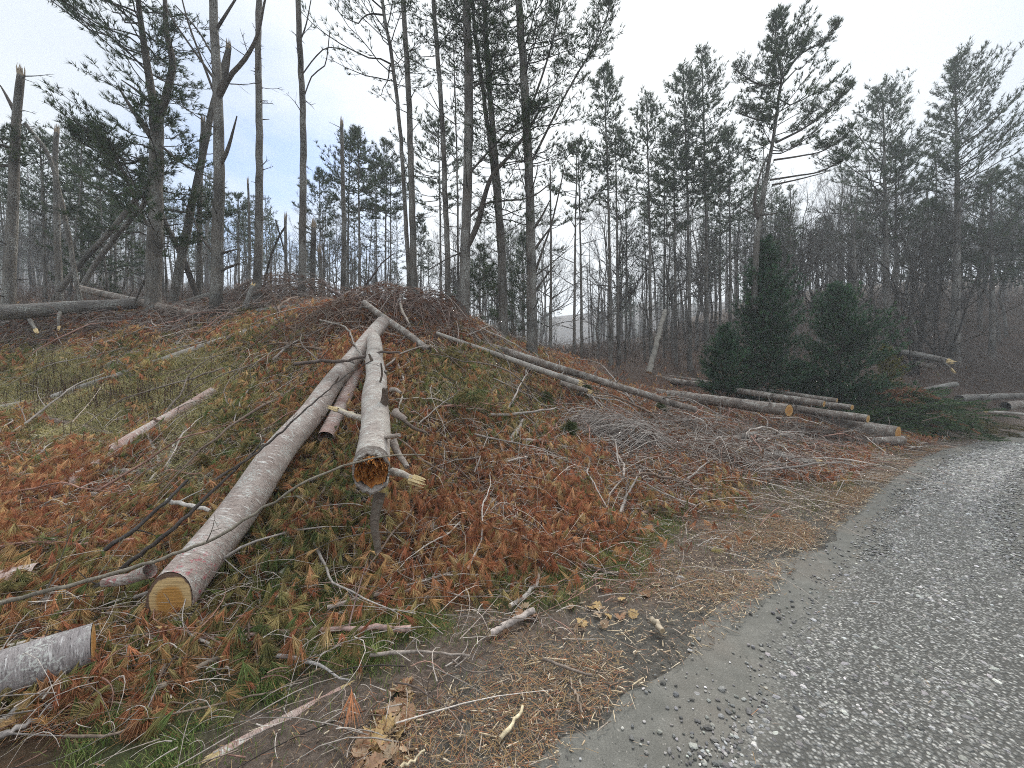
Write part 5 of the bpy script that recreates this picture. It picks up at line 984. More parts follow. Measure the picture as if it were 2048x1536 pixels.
# crooked leaning pine
tree('crooked leaning pine with windswept layered crown above the dark firs', [(1508, 620), (1517, 470), (1534, 360), (1550, 270), (1560, 190), (1566, 150), (1555, 90), (1555, 32)], 12.2, 17, .02, crown=(9.0, 1.75), dead=(1.5, .4), k=12, flare=.1,
     copts=dict(dz=.32, per_whorl=5, asym=(0, .42), el=(.2, 1.05), tuft=.15, nn=9, dens=1.2, width=.008, low=.9), limbs=[([(1516, 436), (1509, 400), (1520, 350), (1536, 308)], 7), ([(1548, 320), (1600, 312), (1650, 300), (1700, 262)], 4, (.55, .5, dict(dz=.2, per_whorl=4))), ([(1540, 360), (1590, 352), (1640, 343), (1685, 318), (1706, 285)], 4, (.6, .55, dict(dz=.2, per_whorl=4))), ([(1545, 370), (1600, 358), (1650, 345)], 4), ([(1552, 285), (1610, 255), (1660, 215), (1706, 172)], 5, (.35, .75, dict(dz=.2, per_whorl=4))), ([(1556, 230), (1520, 240), (1475, 225)], 5, (.4, .7, dict(dz=.2, per_whorl=4))), ([(1563, 165), (1520, 170), (1472, 140)], 5, (.35, .9, dict(dz=.2, per_whorl=4))), ([(1520, 430), (1545, 428), (1557, 424)], 5), ([(1512, 432), (1490, 420), (1465, 405)], 3), ([(1562, 160), (1600, 110), (1650, 80), (1672, 55)], 4, (.4, .6, dict(dz=.2, per_whorl=4)))])
# right side pines
def rp(label, path, Y, w, cz_v, Lm, **kw):
    cz = EYE-(cz_v-CY)*Y/F; o = dict(tuft=.20, nn=6, width=.010, dz=.34, per_whorl=5, dens=1.0, sec=9); o.update(kw.pop('copts', {})); return tree(label, path, Y, w, .02, crown=(cz, Lm), dead=kw.pop('dead', (4, .9)), copts=o, k=12, **kw)
rp('broad dense pine on the right slope with a domed dark crown', [(1775, 610), (1770, 450), (1766, 300), (1762, 176)], 19, 19, 480, 3.0, copts=dict(asym=(LP_, .2), low=.95))
rp('second trunk of the domed pine group with a shared lower crown', [(1795, 600), (1790, 450), (1790, 300)], 20, 14, 450, 2.0)
rp('highest right hand pine with long limbs all swept up to the right', [(1908, 620), (1911, 450), (1910, 280), (1905, 122)], 18.5, 23, 430, 2.7, copts=dict(asym=(0, .6), el=(.35, 1.0), dz=.30))
rp('dark shaggy pine at the right edge below the highest right hand pine', [(1985, 640), (1984, 480), (1982, 350)], 20, 15, 570, 2.5, copts=dict(low=1.0, asym=(0, .2)))
rp('dusky pine cut by the right edge of the view', [(2062, 640), (2066, 480), (2070, 300)], 21, 16, 560, 2.6, copts=dict(low=1.0))
rp('low drooping pine behind the domed pine trunks', [(1862, 600), (1860, 480), (1858, 400)], 22, 11, 560, 1.6, copts=dict(low=1.0))

# dark dense firs beside the log pile
FIR = np.array([(.030,.080,.040), (.045,.105,.048), (.036,.088,.054), (.065,.13,.055)])
def fir(label, path, Y, w, Lm, **kw):
    o = dict(tuft=.13, nn=9, width=.0075, dz=.16, per_whorl=7, dens=1.15, sec=11, el=(.12, 1.0), fill=.12, low=1.0, pal=FIR, k_up=.30); o.update(kw)
    z0 = Hs(P3(*path[0], Y)[0], Y)+.25; return tree(label, path, Y, w, .012, crown=(z0, Lm), dead=(0, 0), copts=o, mat='bark_dark', name='fir_tree', cat='fir tree', k=8)
fir('taller dark green fir with a pointed crown behind the log pile', [(1520, 790), (1524, 650), (1530, 490)], 12.4, 12, 1.35, asym=(0, .15))
fir('small dark fir skirt at the left foot of the taller fir', [(1440, 790), (1446, 740), (1452, 660)], 12.2, 7, .75)
fir('rounder spreading dark green fir right of the taller one', [(1680, 810), (1678, 700), (1672, 580)], 12.0, 12, 1.5, asym=(0, .12), el=(.1, .85))
fir('low dark fir filling the gap between the two large firs', [(1600, 815), (1600, 790), (1602, 735)], 12.6, 6, .8)
YEL = np.array([(.16,.15,.03), (.12,.13,.03), (.20,.17,.04)])
fir('yellowing bush at the right flank of the rounder fir', [(1775, 790), (1775, 750), (1772, 700)], 12.8, 6, .55, pal=YEL, nn=6, per_whorl=5)

# felled evergreen and browned boughs, made of sprays lying down
def spray_heap(name, label, cat, ctr, ax, n, Ls, pal, spread, up, tuft, nn, width, wid=.6, stack=.4, group=None):
    b = np.array(ctr); g = Geo(); a0 = math.atan2(ax[1], ax[0]); az = rng.normal(a0, spread, n); off = rng.normal(0, 1, (n, 2))*np.array([wid, wid*.5]); px_, py_ = b[0]+off[:, 0], b[1]+off[:, 1]; z = H(px_, py_)+U(.03, stack, n)*np.exp(-(off[:, 0]/wid)**2*.3); L_ = Ls*U(.5, 1.2, n); t = np.linspace(0, 1, 8); e = rng.normal(up, .22, n)
    d = np.stack([np.cos(az)*np.cos(e), np.sin(az)*np.cos(e), np.sin(e)], 1); P = np.stack([px_, py_, z], 1)[:, None]+d[:, None]*t[None, :, None]*L_[:, None, None]; P[..., 2] -= (t**2)[None]*L_[:, None]*(.10+max(up, 0)*.8); P[..., 2] = np.maximum(P[..., 2], H(P[..., 0], P[..., 1])+.03)
    V, q, m = tubes(P, (L_*.008+.003)[:, None]*(1-.8*t)[None], 4); g.add(V, Q=q, C=(.12, .09, .07)); K = 16; tt = np.tile(np.linspace(.1, .98, K), (n, 1)); i = (tt*7).astype(int).clip(0, 6); f = (tt*7-i)[..., None]; bi = np.arange(n)[:, None]; sb = P[bi, i]*(1-f)+P[bi, i+1]*f; tg = nrm(P[bi, i+1]-P[bi, i]); lat = nrm(np.cross(tg, [0, 0, 1.0])); sg = np.where(np.arange(K) % 2 == 0, 1, -1)[None, :, None]; dv = nrm(tg*.9+lat*sg*U(.4, .9, (n, K, 1))+np.array([0, 0, 1])*U(-.2, .3, (n, K, 1))); sl = (L_[:, None]*.3*(1.1-tt)+.05)[..., None]
    k = 5; u_ = np.linspace(.15, 1, k); pos = (sb[:, :, None]+dv[:, :, None]*sl[:, :, None]*u_[None, None, :, None]).reshape(-1, 3); D = np.repeat(dv.reshape(-1, 3), k, 0)+rng.normal(0, .2, (n*K*k, 3))-np.array([0, 0, .15]); cl = pal[rng.integers(0, len(pal), n*K*k)]*np.repeat(U(.7, 1.3, n), K*k)[:, None]; needles(g, pos, D, tuft, nn, .45, width, .15, cl, simple=True, mi=1)
    root = thing(name, label, cat, b, group); g1 = g; obj('foliage', g1.mesh('foliage', [M['stick'], M['needles']], smooth=False, origin=b), root); return root
FELL = np.array([(.045,.095,.036), (.065,.12,.045), (.035,.075,.032), (.09,.13,.05)])
c = P3(1755, 822, 11.6); c[2] = Hs(c[0], c[1]); spray_heap('felled_evergreen', 'felled green conifer lying with its sprays spread towards the road at right', 'felled tree', c, (1, -.05), 150, 1.6, FELL, .45, .10, .10, 6, .007, 1.0, .75)
c = P3(1765, 775, 11.8); c[2] = Hs(c[0], c[1])+.45; spray_heap('browned_bough', 'rust brown dead bough lying on top of the felled green conifer', 'dead bough', c, (1, -.1), 46, 1.15, RUST*np.array([.85, .95, 1.1]), .5, .25, .10, 6, .006, .45, 1.1)
c = P3(1800, 755, 13.8); c[2] = Hs(c[0], c[1]); spray_heap('felled_evergreen', 'smaller green boughs lying behind the browned bough', 'felled tree', c, (1, .1), 40, 1.5, FELL*1.1, .5, .15, .11, 5, .008, .7, .35)
c = P3(1940, 838, 12.4); c[2] = Hs(c[0], c[1]); spray_heap('felled_evergreen', 'sparse olive boughs on the verge below the level grey log', 'felled tree', c, (-.4, -.5), 26, .9, OLIVE*.5, .9, .1, .10, 4, .006, .6, .25)

# pine boughs of the slash with their needles still on
def bough(label, u, v, az, L_, pal, el=.25, nt=16, per=5, tuft=.11, nn=26, width=.0016, lift=.06, group=None, Y=None):
    b = P3(u, v, Y) if Y else G(u, v, lift); t = np.linspace(0, 1, 10); d = np.array([math.cos(az)*math.cos(el), math.sin(az)*math.cos(el), math.sin(el)]); P = b+d*t[:, None]*L_; P[:, 2] -= (t**2)*L_*.18; P[1:] += np.cumsum(rng.normal(0, .010, (9, 3)), 0); root = thing('pine_bough', label, 'pine bough', b, group); g = Geo()
    V, q, m = tubes(P[None], (np.linspace(.012, .004, 10)*L_**.5)[None], 6); g.add(V, Q=q, C=(.17, .125, .095)); tt = np.linspace(.15, 1, nt).clip(0, .999); i = (tt*9).astype(int); f = (tt*9-i)[:, None]; sb = P[i]*(1-f)+P[i+1]*f; lat = nrm(np.cross(d, [0, 0, 1.0])); sg = np.where(np.arange(nt) % 2 == 0, 1, -1)[:, None]; dv = nrm(d*U(.4, 1, (nt, 1))+lat*sg*U(.4, 1, (nt, 1))+np.array([0, 0, 1])*U(-.2, .5, (nt, 1))); sl = (L_*.40*(1.15-tt))[:, None]*U(.6, 1.2, (nt, 1))
    q3 = np.stack([sb, sb+dv*sl*.5, sb+dv*sl-np.array([0, 0, .1])*sl], 1); V, q, m = tubes(q3, np.tile([.0045, .0035, .002], (nt, 1)), 4); g.add(V, Q=q, C=(.19, .14, .105)); obj('branch', g.mesh('branch', [M['stick']], origin=b), root); g = Geo()
    u_ = np.repeat(U(.3, 1, (nt, per)), 1).reshape(nt, per); pos = (q3[:, 0][:, None]+(q3[:, 2]-q3[:, 0])[:, None]*u_[..., None]).reshape(-1, 3); D = np.repeat(dv, per, 0)*.6+rng.normal(0, .4, (nt*per, 3))+np.array([0, 0, -.35]); needles(g, pos, D, tuft, nn, .42, width, .25, pal[rng.integers(0, len(pal), nt*per)]*U(.8, 1.2, (nt*per, 1))); obj('needles', g.mesh('needles', [M['needles']], smooth=False, origin=b), root); return root
OG = np.vstack([OLIVE, GREEN]); RO = np.vstack([RUST, RUST, OLIVE[:2]])
BG_ = [('upright olive bough clump on the bank beside the far end of the hollow log', 900, 745, 1.6, .75, OLIVE, .9), ('bushy olive bough hanging on the bank at the centre', 860, 760, 2.2, .7, OLIVE, .5), ('drooping dark olive bough below the upright olive clump', 930, 800, -1.2, .8, OG, .3), ('small fresh green pine sprig on the bank at centre', 1085, 818, 1.2, .45, GREEN*.6, .9), ('dark green pine sprig below the split ended pole', 1165, 800, 1.3, .45, GREEN*.5, 1.0),
 ('green sprig under the lower end of the very long pole', 1325, 828, 1.5, .35, GREEN*.7, .8), ('small dark green sprig by the bare brush heap', 1130, 880, 1.0, .35, GREEN*.55, .8), ('green long needled tuft bough on the left flank of the sawn log', 490, 950, 1.9, .55, OG, .9), ('olive bough spilling left of the sawn log near its middle', 455, 940, 2.6, .6, OLIVE, .4), ('golden olive bough beside the far end of the hollow log', 800, 720, 2.0, .55, OLIVE, .6), ('rust bough under the hollow log end', 690, 1010, -1.8, .7, RO, .2), ('rust red bough right of the hollow end', 850, 985, -1.0, .8, RUST, .2), ('large rust bough at the middle of the orange pile', 940, 1040, -.8, .9, RUST, .25), ('rust bough at the lower right of the orange pile', 1010, 1075, -.5, .7, RUST, .2), ('tan tipped bough draped above the orange pile', 930, 905, -1.0, .8, np.vstack([TAN, RUST]), .25), ('orange bough lying on the blunt end side at left', 180, 940, 2.8, .6, RUST, .2), ('orange brown bough at the left edge below the meadow', 60, 960, 2.4, .7, RO, .2), ('olive and tan bough in front of the purplish log', 150, 1120, -1.2, .6, np.vstack([OLIVE, TAN]), .3), ('olive bough in front of the cut face of the sawn log', 500, 1240, -.9, .5, OG, .2), ('orange bough below the cut face of the sawn log', 330, 1330, -1.0, .45, RO, .15), ('mixed bough over the lower left needle covered log', 160, 1330, -.6, .5, RO, .25), ('green bough right of the sawn log, in its shade', 620, 1030, -.9, .6, OG, .2), ('yellowish bough against the mound in the back meadow at left', 240, 690, 1.4, .7, OLIVE*1.15, .7), ('second yellowish bough against the mound in the back meadow at left', 310, 690, 1.8, .7, OLIVE*1.1, .7), ('olive bough at the foot of the lichened pine', 455, 640, 1.3, .7, OLIVE*.8, .7),
 ('bright orange dead bough at the foot of the forked pine', 320, 655, 2.2, .8, RUST*1.15, .5), ('orange dead bough left of the bright one near the mossy trunk', 130, 690, 2.5, .7, RUST, .3), ('dull rust bough under the mossy trunk', 90, 655, 2.8, .9, RUST*.6, .3)]
for lb, u, v, az, L_, pal, el in BG_:
    big = v < 900; bough(lb, u, v, az, L_, pal, el, 18 if big else 12, 6 if big else 5, .13 if big else .085, 18 if big else 34, .0028 if v < 850 else .0017)

# brush heaps
def heap(name, label, u, v, n, half, hgt, ang, sp, r, cols, Lm=1.0, Y=None, rust=0, cat='brush heap'):
    b = G(u, v, 0) if Y is None else np.array([P3(u, v, Y)[0], Y, Hs(P3(u, v, Y)[0], Y)]); a = rng.normal(ang, sp, n)+np.where(U(0, 1, n) < .5, np.pi, 0); L_ = Lm*U(.4, 1.3, n); t = np.linspace(0, 1, 8); cv = rng.normal(0, .6, n); an = a[:, None]+cv[:, None]*(t-.3); X = b[0]+rng.normal(0, half[0], n)[:, None]+np.cumsum(np.cos(an), 1)/8*L_[:, None]-np.cos(a)[:, None]*L_[:, None]*.5; Yq = b[1]+rng.normal(0, half[1], n)[:, None]+np.cumsum(np.sin(an), 1)/8*L_[:, None]-np.sin(a)[:, None]*L_[:, None]*.5
    env = hgt*np.exp(-((X-b[0])/(half[0]*1.9))**2-((Yq-b[1])/(half[1]*1.9))**2); Z = H(X, Yq)+.02+env*U(.05, 1.0, n)[:, None]+np.sin(t*np.pi)[None]*U(0, .16, n)[:, None]*L_[:, None]; R = (r*U(.5, 1.7, n))[:, None]*(1-.65*t)[None]; g = Geo(); V, q, m = tubes(np.stack([X, Yq, Z], -1), R, 4); pal = np.array(cols); g.add(V, Q=q, C=rep(pal[rng.integers(0, len(pal), n)]*U(.7, 1.2, (n, 1)), m)); root = thing(name, label, cat, b); obj('twigs', g.mesh('twigs', [M['stick']], origin=b), root)
    if rust:
        g = Geo(); i = rng.integers(0, n, rust); j = rng.integers(2, 8, rust); pos = np.stack([X, Yq, Z], -1)[i, j]; needles(g, pos, rng.normal(0, .6, (rust, 3))-np.array([0, 0, .4]), .13, 10, .5, .0035, .2, (RUST*.55)[rng.integers(0, 6, rust)]); obj('dead_needles', g.mesh('dead_needles', [M['needles']], smooth=False, origin=b), root)
heap('brush_heap', 'combed heap of bare grey twigs at the middle right of the bank', 1245, 885, 420, (.50, .26), .40, .25, .35, .0042, [(.42,.37,.33), (.32,.28,.25), (.52,.47,.42), (.24,.2,.17)], 1.3, rust=60)
heap('brush_heap', 'grey twig tangle on the bank just left of the split grey log', 1440, 925, 260, (.6, .35), .35, .4, .8, .005, [GREY, PALE, BROWN, (.2,.12,.09)], 1.1, rust=120)
heap('brush_heap', 'dark rusty brush heap on the crest behind the bigger logs', 800, 632, 420, (.7, .4), .75, .3, 1.0, .007, [(.20,.14,.115), (.26,.18,.15), (.15,.11,.095), (.36,.30,.26)], 1.1, 7.9, 420)
heap('brush_heap', 'dark root tangle on the crest between the close pair and the curved limb pine', 872, 640, 200, (.4, .3), .65, 1.2, 1.2, .008, [(.08,.055,.045), (.11,.07,.055)], .8, 8.8, 120)
heap('brush_heap', 'brown brush mound behind the slim bare pines on the crest', 560, 600, 420, (1.2, .6), .75, .2, .8, .008, [(.17,.13,.11), (.23,.175,.15), (.30,.26,.23)], 1.4, 10.8, 200)
heap('brush_heap', 'leafy brown brush mound at the top of the bank before the snags', 660, 640, 320, (.7, .35), .40, .3, .9, .006, [(.17,.12,.095), (.24,.18,.14), BROWN], 1.0, 7.2, 260)
heap('brush_heap', 'brush heap under the mossy trunk at left', 120, 655, 380, (1.4, .5), .45, .2, .7, .007, [(.2,.16,.14), (.3,.26,.23), (.14,.11,.1)], 1.2, 9.0, 320)
heap('brush_heap', 'brush tangle between the forked pine and the lichened pine', 370, 645, 300, (.9, .4), .4, .2, .8, .006, [(.2,.155,.13), (.3,.25,.22)], 1.2, 9.2, 160)
heap('brush_heap', 'dark leafless thicket on the right slope above the firs', 1830, 640, 300, (2.6, 1.4), 1.3, .2, .7, .010, [(.12,.10,.09), (.17,.14,.125), (.2,.17,.15)], 2.4, 20)
heap('brush_heap', 'bare tangle on the right slope near the fallen trunks', 1960, 690, 300, (2.4, 1.2), .8, .1, .6, .009, [(.12,.10,.085), (.09,.07,.06), (.16,.14,.12)], 2.0, 18.5)
heap('brush_heap', 'twig tangle at the left end of the log pile', 1380, 830, 200, (.7, .4), .35, .2, .8, .005, [GREY, BROWN, (.3,.26,.23)], 1.0, 8.2, 60)
heap('brush_heap', 'dark twigs bunched under the log pile', 1640, 870, 260, (.9, .35), .35, .2, .7, .006, [(.14,.11,.09), (.09,.07,.06), (.22,.18,.15)], 1.0, 9.3, 90)

# fallen broad leaves near the camera
def leaf_mesh(seed):
    a = np.linspace(0, 2*np.pi, 26, endpoint=False); r = .045*(.72+.30*np.cos(5*a+.6*np.sin(a))**2)*(1+U(-.12, .12, 26))*(1+.35*np.cos(a)); x, y = np.cos(a)*r, np.sin(a)*r; cu = U(4, 14); z = cu*y**2+U(-6, 8)*x**2+rng.normal(0, .003, 26); V = np.vstack([np.stack([x, y, z], 1), np.stack([x*.5, y*.5, z*.3+.002], 1), [[0, 0, 0]]])
    g = Geo(); T = [(26+i, 26+(i+1) % 26, 52) for i in range(26)]; Q = [(i, (i+1) % 26, 26+(i+1) % 26, 26+i) for i in range(26)]; c = np.array([(.42,.29,.19), (.36,.22,.14), (.48,.36,.24), (.30,.17,.10), (.52,.36,.17)][seed % 5]); g.add(V, T=T, Q=Q, C=c*U(.85, 1.1, (53, 1))); return g.mesh('dead_leaf', [M['needles']])
lv = [leaf_mesh(i) for i in range(10)]; n_l = 0
for _ in range(1600):
    if n_l >= 130: break
    u, v = (U(200, 820), U(1290, 1536)) if U() < .88 else (U(980, 1300), U(1110, 1260)); p = G(u, v, .02)
    e_, _a = edge_dist(np.array([p[0]]), np.array([p[1]]))
    if e_[0] > -.3 or vnoise(np.array([p[0]*2.2]), np.array([p[1]*2.2]), 101)[0] < .46: continue
    o = bpy.data.objects.new('dead_leaf', lv[rng.integers(0, 10)]); COL.objects.link(o); o.location = p; o.rotation_euler = (U(-.7, .7), U(-.7, .7), U(0, 6.28)); o.scale = (U(.45, 1.0),)*3; tag(o, 'curled tan dead leaf lying in the grass and litter near the road shoulder', 'leaf', 'dead leaves in the foreground'); n_l += 1

# ------------------------------------------------------------------ background stands
def bgpine(i):
    Hh = 12.0; z = np.linspace(0, Hh, 9); P = np.stack([np.cumsum(rng.normal(0, .05, 9)), np.cumsum(rng.normal(0, .05, 9)), z], 1); P[0, :2] = 0; C, R = trunk_geo(P, U(.085, .12), .018, step=.5, flare=.2); g = Geo(); add_trunk(g, C, R, 8, np.nonzero(U(0, 1, len(C)) < .4)[0]); stubs(g, C, R, .06, .8, 7, .55, up=(-.15, .5), rb=.008, twiggy=1.0); t_ = g.mesh('trunk', [M['bark']]); g = Geo(); live_crown(g, C, R, [.58, .66, .52, .7][i % 4], U(1.0, 1.6), tuft=.20, nn=4, width=.015, dz=.5, dens=.6, sec=7, thin=.85); return t_, g.mesh('crown', [M['bark_dark'], M['fol']])
def bare(i, Hh=11.0):
    nseg = 10; P = np.stack([np.cumsum(rng.normal(0, .16, nseg)), np.cumsum(rng.normal(0, .16, nseg)), np.linspace(0, Hh*.9, nseg)], 1); P[0, :2] = 0; C, R = trunk_geo(P, U(.09, .14), .02, step=.5, flare=.25); g = Geo(); add_trunk(g, C, R, 8, np.nonzero(U(0, 1, len(C)) < .2)[0]); t_ = g.mesh('trunk', [M['bark_grey'] if i % 2 else M['bark']]); g = Geo(); n = 16; s = U(.28, .97, n); p, r = at_s(C, R, s); az = U(0, 6.28, n); e = U(.5, 1.15, n); L_ = Hh*.34*(1.15-s*.75)*U(.7, 1.2, n); d = np.stack([np.cos(az)*np.cos(e), np.sin(az)*np.cos(e), np.sin(e)], 1); rad0 = r*.55
    for lv_ in range(4):
        m_ = 7; t = np.linspace(0, 1, m_); pts = p[:, None]+d[:, None]*t[None, :, None]*L_[:, None, None]; w_ = np.cumsum(rng.normal(0, .045, (len(p), m_, 3)), 1)*L_[:, None, None]; w_[:, 0] = 0; pts = pts+w_; pts[..., 2] += (t**2)[None]*L_[:, None]*.10; V, q, m = tubes(pts, rad0[:, None]*(1-.75*t)[None], [6, 4, 3, 3][lv_]); g.add(V, Q=q, C=np.full(3, .62))
        if lv_ == 3: break
        kk = [6, 5, 4][lv_]; j = rng.integers(2, m_-1, (len(p), kk)); p2 = pts[np.arange(len(p))[:, None], j].reshape(-1, 3); d2 = nrm(np.repeat(d, kk, 0)+runit(len(p)*kk)*.75+np.array([0, 0, .2])); L2 = np.repeat(L_, kk)*U(.30, .6, len(p)*kk); r2 = np.maximum(np.repeat(rad0, kk)*.42, .0045); p, d, L_, rad0 = p2, d2, L2, r2
    return t_, g.mesh('crown', [M['bark_grey'] if i % 2 else M['bark_dark']])
BP = [bgpine(i) for i in range(8)]; BD = [bare(i) for i in range(7)]
def stand(n, ulo, uhi, Ylo, Yhi, vt, kinds, label, group, name, cat, w_=None, vexp=0):
    made = 0; pts = []
    for _ in range(n*30):
        if made >= n: break
        Y = (U(Ylo**1.3, Yhi**1.3))**(1/1.3); u = U(ulo, uhi); x = (u-CX)/F*Y
        if any((x-a)**2+(Y-b)**2 < .55 for a, b in pts): continue
        pts.append((x, Y)); z = Hs(x, Y); zt = EYE-(U(*vt)-CY)*Y/F; hh = np.clip(zt-z, 4, 16); tr, cr = kinds[rng.integers(0, len(kinds))]; s = hh/(12.0 if kinds is BP else 11.0)
        r = thing(name, label, cat, (x, Y, z-.1), group); obj('trunk', tr, r); obj('crown', cr, r); r.rotation_euler = (rng.normal(0, .03), rng.normal(0, .03), U(0, 6.28)); sx = s*U(.8, 1.1); r.scale = (sx, sx, s); made += 1
stand(58, -220, 430, 12.5, 32, (250, 430), BP, 'thin dark stemmed pine in the dense stand at the left, behind the snags', 'pines of the dense left stand', 'pine_tree', 'pine tree')
stand(22, -200, 460, 16, 34, (330, 460), BD, 'bare leafless tree among the dense stand at the left', 'bare trees of the left stand', 'bare_tree', 'bare tree')
stand(26, 430, 1080, 18, 38, (385, 520), BP, 'small thin pine far behind the crest pines', 'small pines behind the crest', 'pine_tree', 'pine tree')
stand(26, 430, 1090, 18, 38, (400, 530), BD, 'bare grey sapling far behind the crest pines', 'bare saplings behind the crest', 'bare_tree', 'bare tree')
stand(26, 1215, 1600, 17, 36, (290, 470), BP, 'dark pine packed behind the firs right of the valley gap', 'pines behind the firs', 'pine_tree', 'pine tree')
stand(20, 1190, 1640, 18, 38, (350, 500), BD, 'bare tree on the wooded slope behind the firs', 'bare trees behind the firs', 'bare_tree', 'bare tree')
stand(40, 1570, 2230, 19, 38, (280, 470), BD, 'bare grey tree on the hazy right hand slope', 'bare trees on the right slope', 'bare_tree', 'bare tree')
stand(10, 1640, 2230, 23, 38, (330, 470), BP, 'hazy pine on the far right hand slope', 'pines on the right slope', 'pine_tree', 'pine tree')
# a few bare trees one can tell apart
for lb, u, Y, vt, i, rz in (('bare crooked tree with spreading limbs right of the crooked leaning pine', 1590, 20, 350, 0, 1.0), ('pale bare tree with upswept limbs between the two big right hand pines', 1845, 21, 255, 1, 2.0), ('slim bare tree in the gap left of the domed pine', 1690, 21, 380, 3, .4), ('bare white stemmed sapling in front of the domed pine', 1712, 16.5, 330, 5, 2.2), ('feathery bare sapling in the valley gap', 1195, 30, 560, 2, 0)):
    x = (u-CX)/F*Y; z = Hs(x, Y); hh = EYE-(vt-CY)*Y/F-z; r = thing('bare_tree', lb, 'bare tree', (x, Y, z-.1)); obj('trunk', BD[i][0], r); obj('crown', BD[i][1], r); r.rotation_euler = (0, 0, rz); r.scale = (hh/11*.85, hh/11*.85, hh/11)
# the dark multi-stemmed shrub on the right slope
def shrub(label, u, Y, vt, n):
    x = (u-CX)/F*Y; z = Hs(x, Y); b = np.array([x, Y, z]); hh = EYE-(vt-CY)*Y/F-z; root = thing('bare_shrub', label, 'shrub', b); g = Geo(); az = U(0, 6.28, n); e = U(.6, 1.4, n); L_ = hh*U(.7, 1.2, n); d = np.stack([np.cos(az)*np.cos(e), np.sin(az)*np.cos(e)*.6, np.sin(e)], 1); t = np.linspace(0, 1, 8); P = b+rng.normal(0, .12, (n, 1, 3))*np.array([1, 1, 0])+d[:, None]*t[None, :, None]*L_[:, None, None]+np.cumsum(rng.normal(0, .05, (n, 8, 3)), 1)*L_[:, None, None]*t[None, :, None]; V, q, m = tubes(P, np.full(n, .05)[:, None]*(1-.85*t)[None]*U(.5, 1.2, (n, 1)), 6); g.add(V, Q=q, C=np.full(3, .5)); obj('stems', g.mesh('stems', [M['bark_dark']], origin=b), root)
    g = Geo(); k = 22; p = P[np.arange(n)[:, None], rng.integers(2, 8, (n, k))].reshape(-1, 3); dd = nrm(np.repeat(d, k, 0)+runit(n*k)*.8); l = U(.3, .9, n*k)*hh*.28; V, q, m = tubes(p[:, None]+dd[:, None]*np.linspace(0, 1, 4)[None, :, None]*l[:, None, None]+rng.normal(0, .03, (n*k, 4, 3))*l[:, None, None], np.tile([.012, .009, .007, .004], (n*k, 1)), 3); g.add(V, Q=q, C=np.full(3, .5)); obj('twigs', g.mesh('twigs', [M['bark_dark']], origin=b), root)
shrub('dark many stemmed leafless shrub on the slope right of the rounder fir', 1822, 16.8, 440, 13)
shrub('smaller leafless shrub on the slope left of the highest right hand pine', 1880, 18, 500, 8)

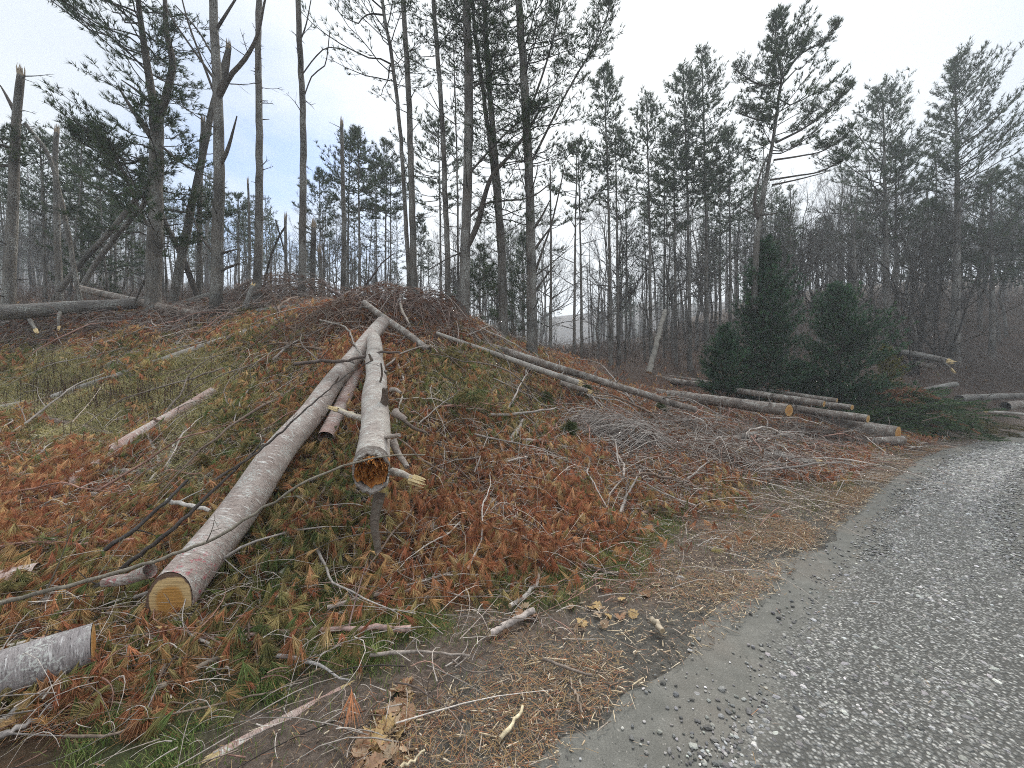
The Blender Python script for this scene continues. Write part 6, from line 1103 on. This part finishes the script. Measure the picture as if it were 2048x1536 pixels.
# far wood as one mass, and undergrowth twigs
def far_wood(n):
    az = U(-1.25, 1.35, n); rr = np.sqrt(U(36**2, 112**2, n)); x, y = np.sin(az)*rr, np.cos(az)*rr; u_ = CX+F*x/np.maximum(y, 1); ok = (y > 8) & ~((u_ > 1095) & (u_ < 1185) & (U(0, 1, n) < .93)); x, y = x[ok], y[ok]; n = len(x); z = H(x, y); h = U(5, 11.5, n); t = np.linspace(0, 1, 5); P = np.stack([x, y, z], 1)[:, None]+np.array([0, 0, 1.0])*t[None, :, None]*h[:, None, None]+np.cumsum(rng.normal(0, .12, (n, 5, 3)), 1)*np.array([1, 1, 0]); g = Geo(); V, q, m = tubes(P, U(.07, .16, n)[:, None]*(1-.8*t)[None], 4); cl = rep(U(.6, 1.2, (n, 1)), m); g.add(V, Q=q, C=np.array((.12,.105,.095))*cl)
    k = 34; i = np.repeat(np.arange(n), k); tt = U(.30, 1, n*k); a = U(0, 6.28, n*k); e = U(.2, 1.2, n*k); f = tt*4; j = np.minimum(f.astype(int), 3); p = P[i, j]*(1-(f-j))[:, None]+P[i, j+1]*(f-j)[:, None]; l = h[i]*.22*(1.25-tt)*U(.4, 1.2, n*k); d = np.stack([np.cos(a)*np.cos(e), np.sin(a)*np.cos(e), np.sin(e)], 1); sd_ = nrm(np.cross(d, runit(n*k)))*.018; V = np.stack([p-sd_, p+sd_, p+d*l[:, None]], 1).reshape(-1, 3); ii = np.arange(n*k)*3; g.add(V, T=np.stack([ii, ii+1, ii+2], 1), C=(.13, .115, .108))
    ev = U(0, 1, n) < .22; i = np.repeat(np.nonzero(ev)[0], 260); tt = U(.45, 1, len(i)); f = tt*4; j = np.minimum(f.astype(int), 3); p = P[i, j]*(1-(f-j))[:, None]+P[i, j+1]*(f-j)[:, None]+rng.normal(0, 1, (len(i), 3))*(1.3*(1.1-tt))[:, None]*np.array([1, 1, .4]); needles(g, p, rng.normal(0, .6, (len(i), 3))+np.array([0, 0, .5]), .42, 3, .6, .035, 0, PINE[rng.integers(0, 4, len(i))], True)
    obj('distant_woods', g.mesh('distant_woods', [M['stick']], smooth=False), kind='stuff')
far_wood(1300)
def undergrowth(n):
    x = U(-32, 44, n); y = U(9.5, 34, n); e_, _ = edge_dist(x, y); u_, v_ = proj(x, y, H(x, y)); rt = u_ > 1180; ok = (e_ < -1.0) & (u_ > -300) & (u_ < 2400) & (rt | (y > 10.5)) & (U(0, 1, n) < np.where(rt, np.clip((y-12)/4, 0, 1), .75)); x, y = x[ok], y[ok]; n = len(x); h = U(.25, 1.1, n)*np.interp(y, [10, 30], [.7, 1.5]); d = np.stack([rng.normal(0, .55, n), rng.normal(0, .4, n), np.ones(n)], 1); arch = U(-.2, .9, n); t = np.linspace(0, 1, 5)
    P = np.stack([x, y, H(x, y)], 1)[:, None]+d[:, None]*t[None, :, None]*h[:, None, None]; P[..., 0] += (t**2)[None]*(arch*h*rng.choice([-1, 1], n))[:, None]; P[..., 2] -= (t**2)[None]*(arch*h*.6)[:, None]; g = Geo(); V, q, m = tubes(P, (.0035+.00022*y)[:, None]*(1-.6*t)[None], 3); pal = np.array([(.11,.085,.07), (.085,.068,.058), (.15,.12,.10), (.13,.085,.065)]); g.add(V, Q=q, C=rep(pal[rng.integers(0, 4, n)], m)); print('undergrowth', n); obj('undergrowth', g.mesh('undergrowth', [M['stick']]), kind='stuff')
undergrowth(30000)
print('verts', sum(len(m.vertices) for m in bpy.data.meshes), 'polys', sum(len(m.polygons) for m in bpy.data.meshes), 'objects', len(bpy.data.objects))
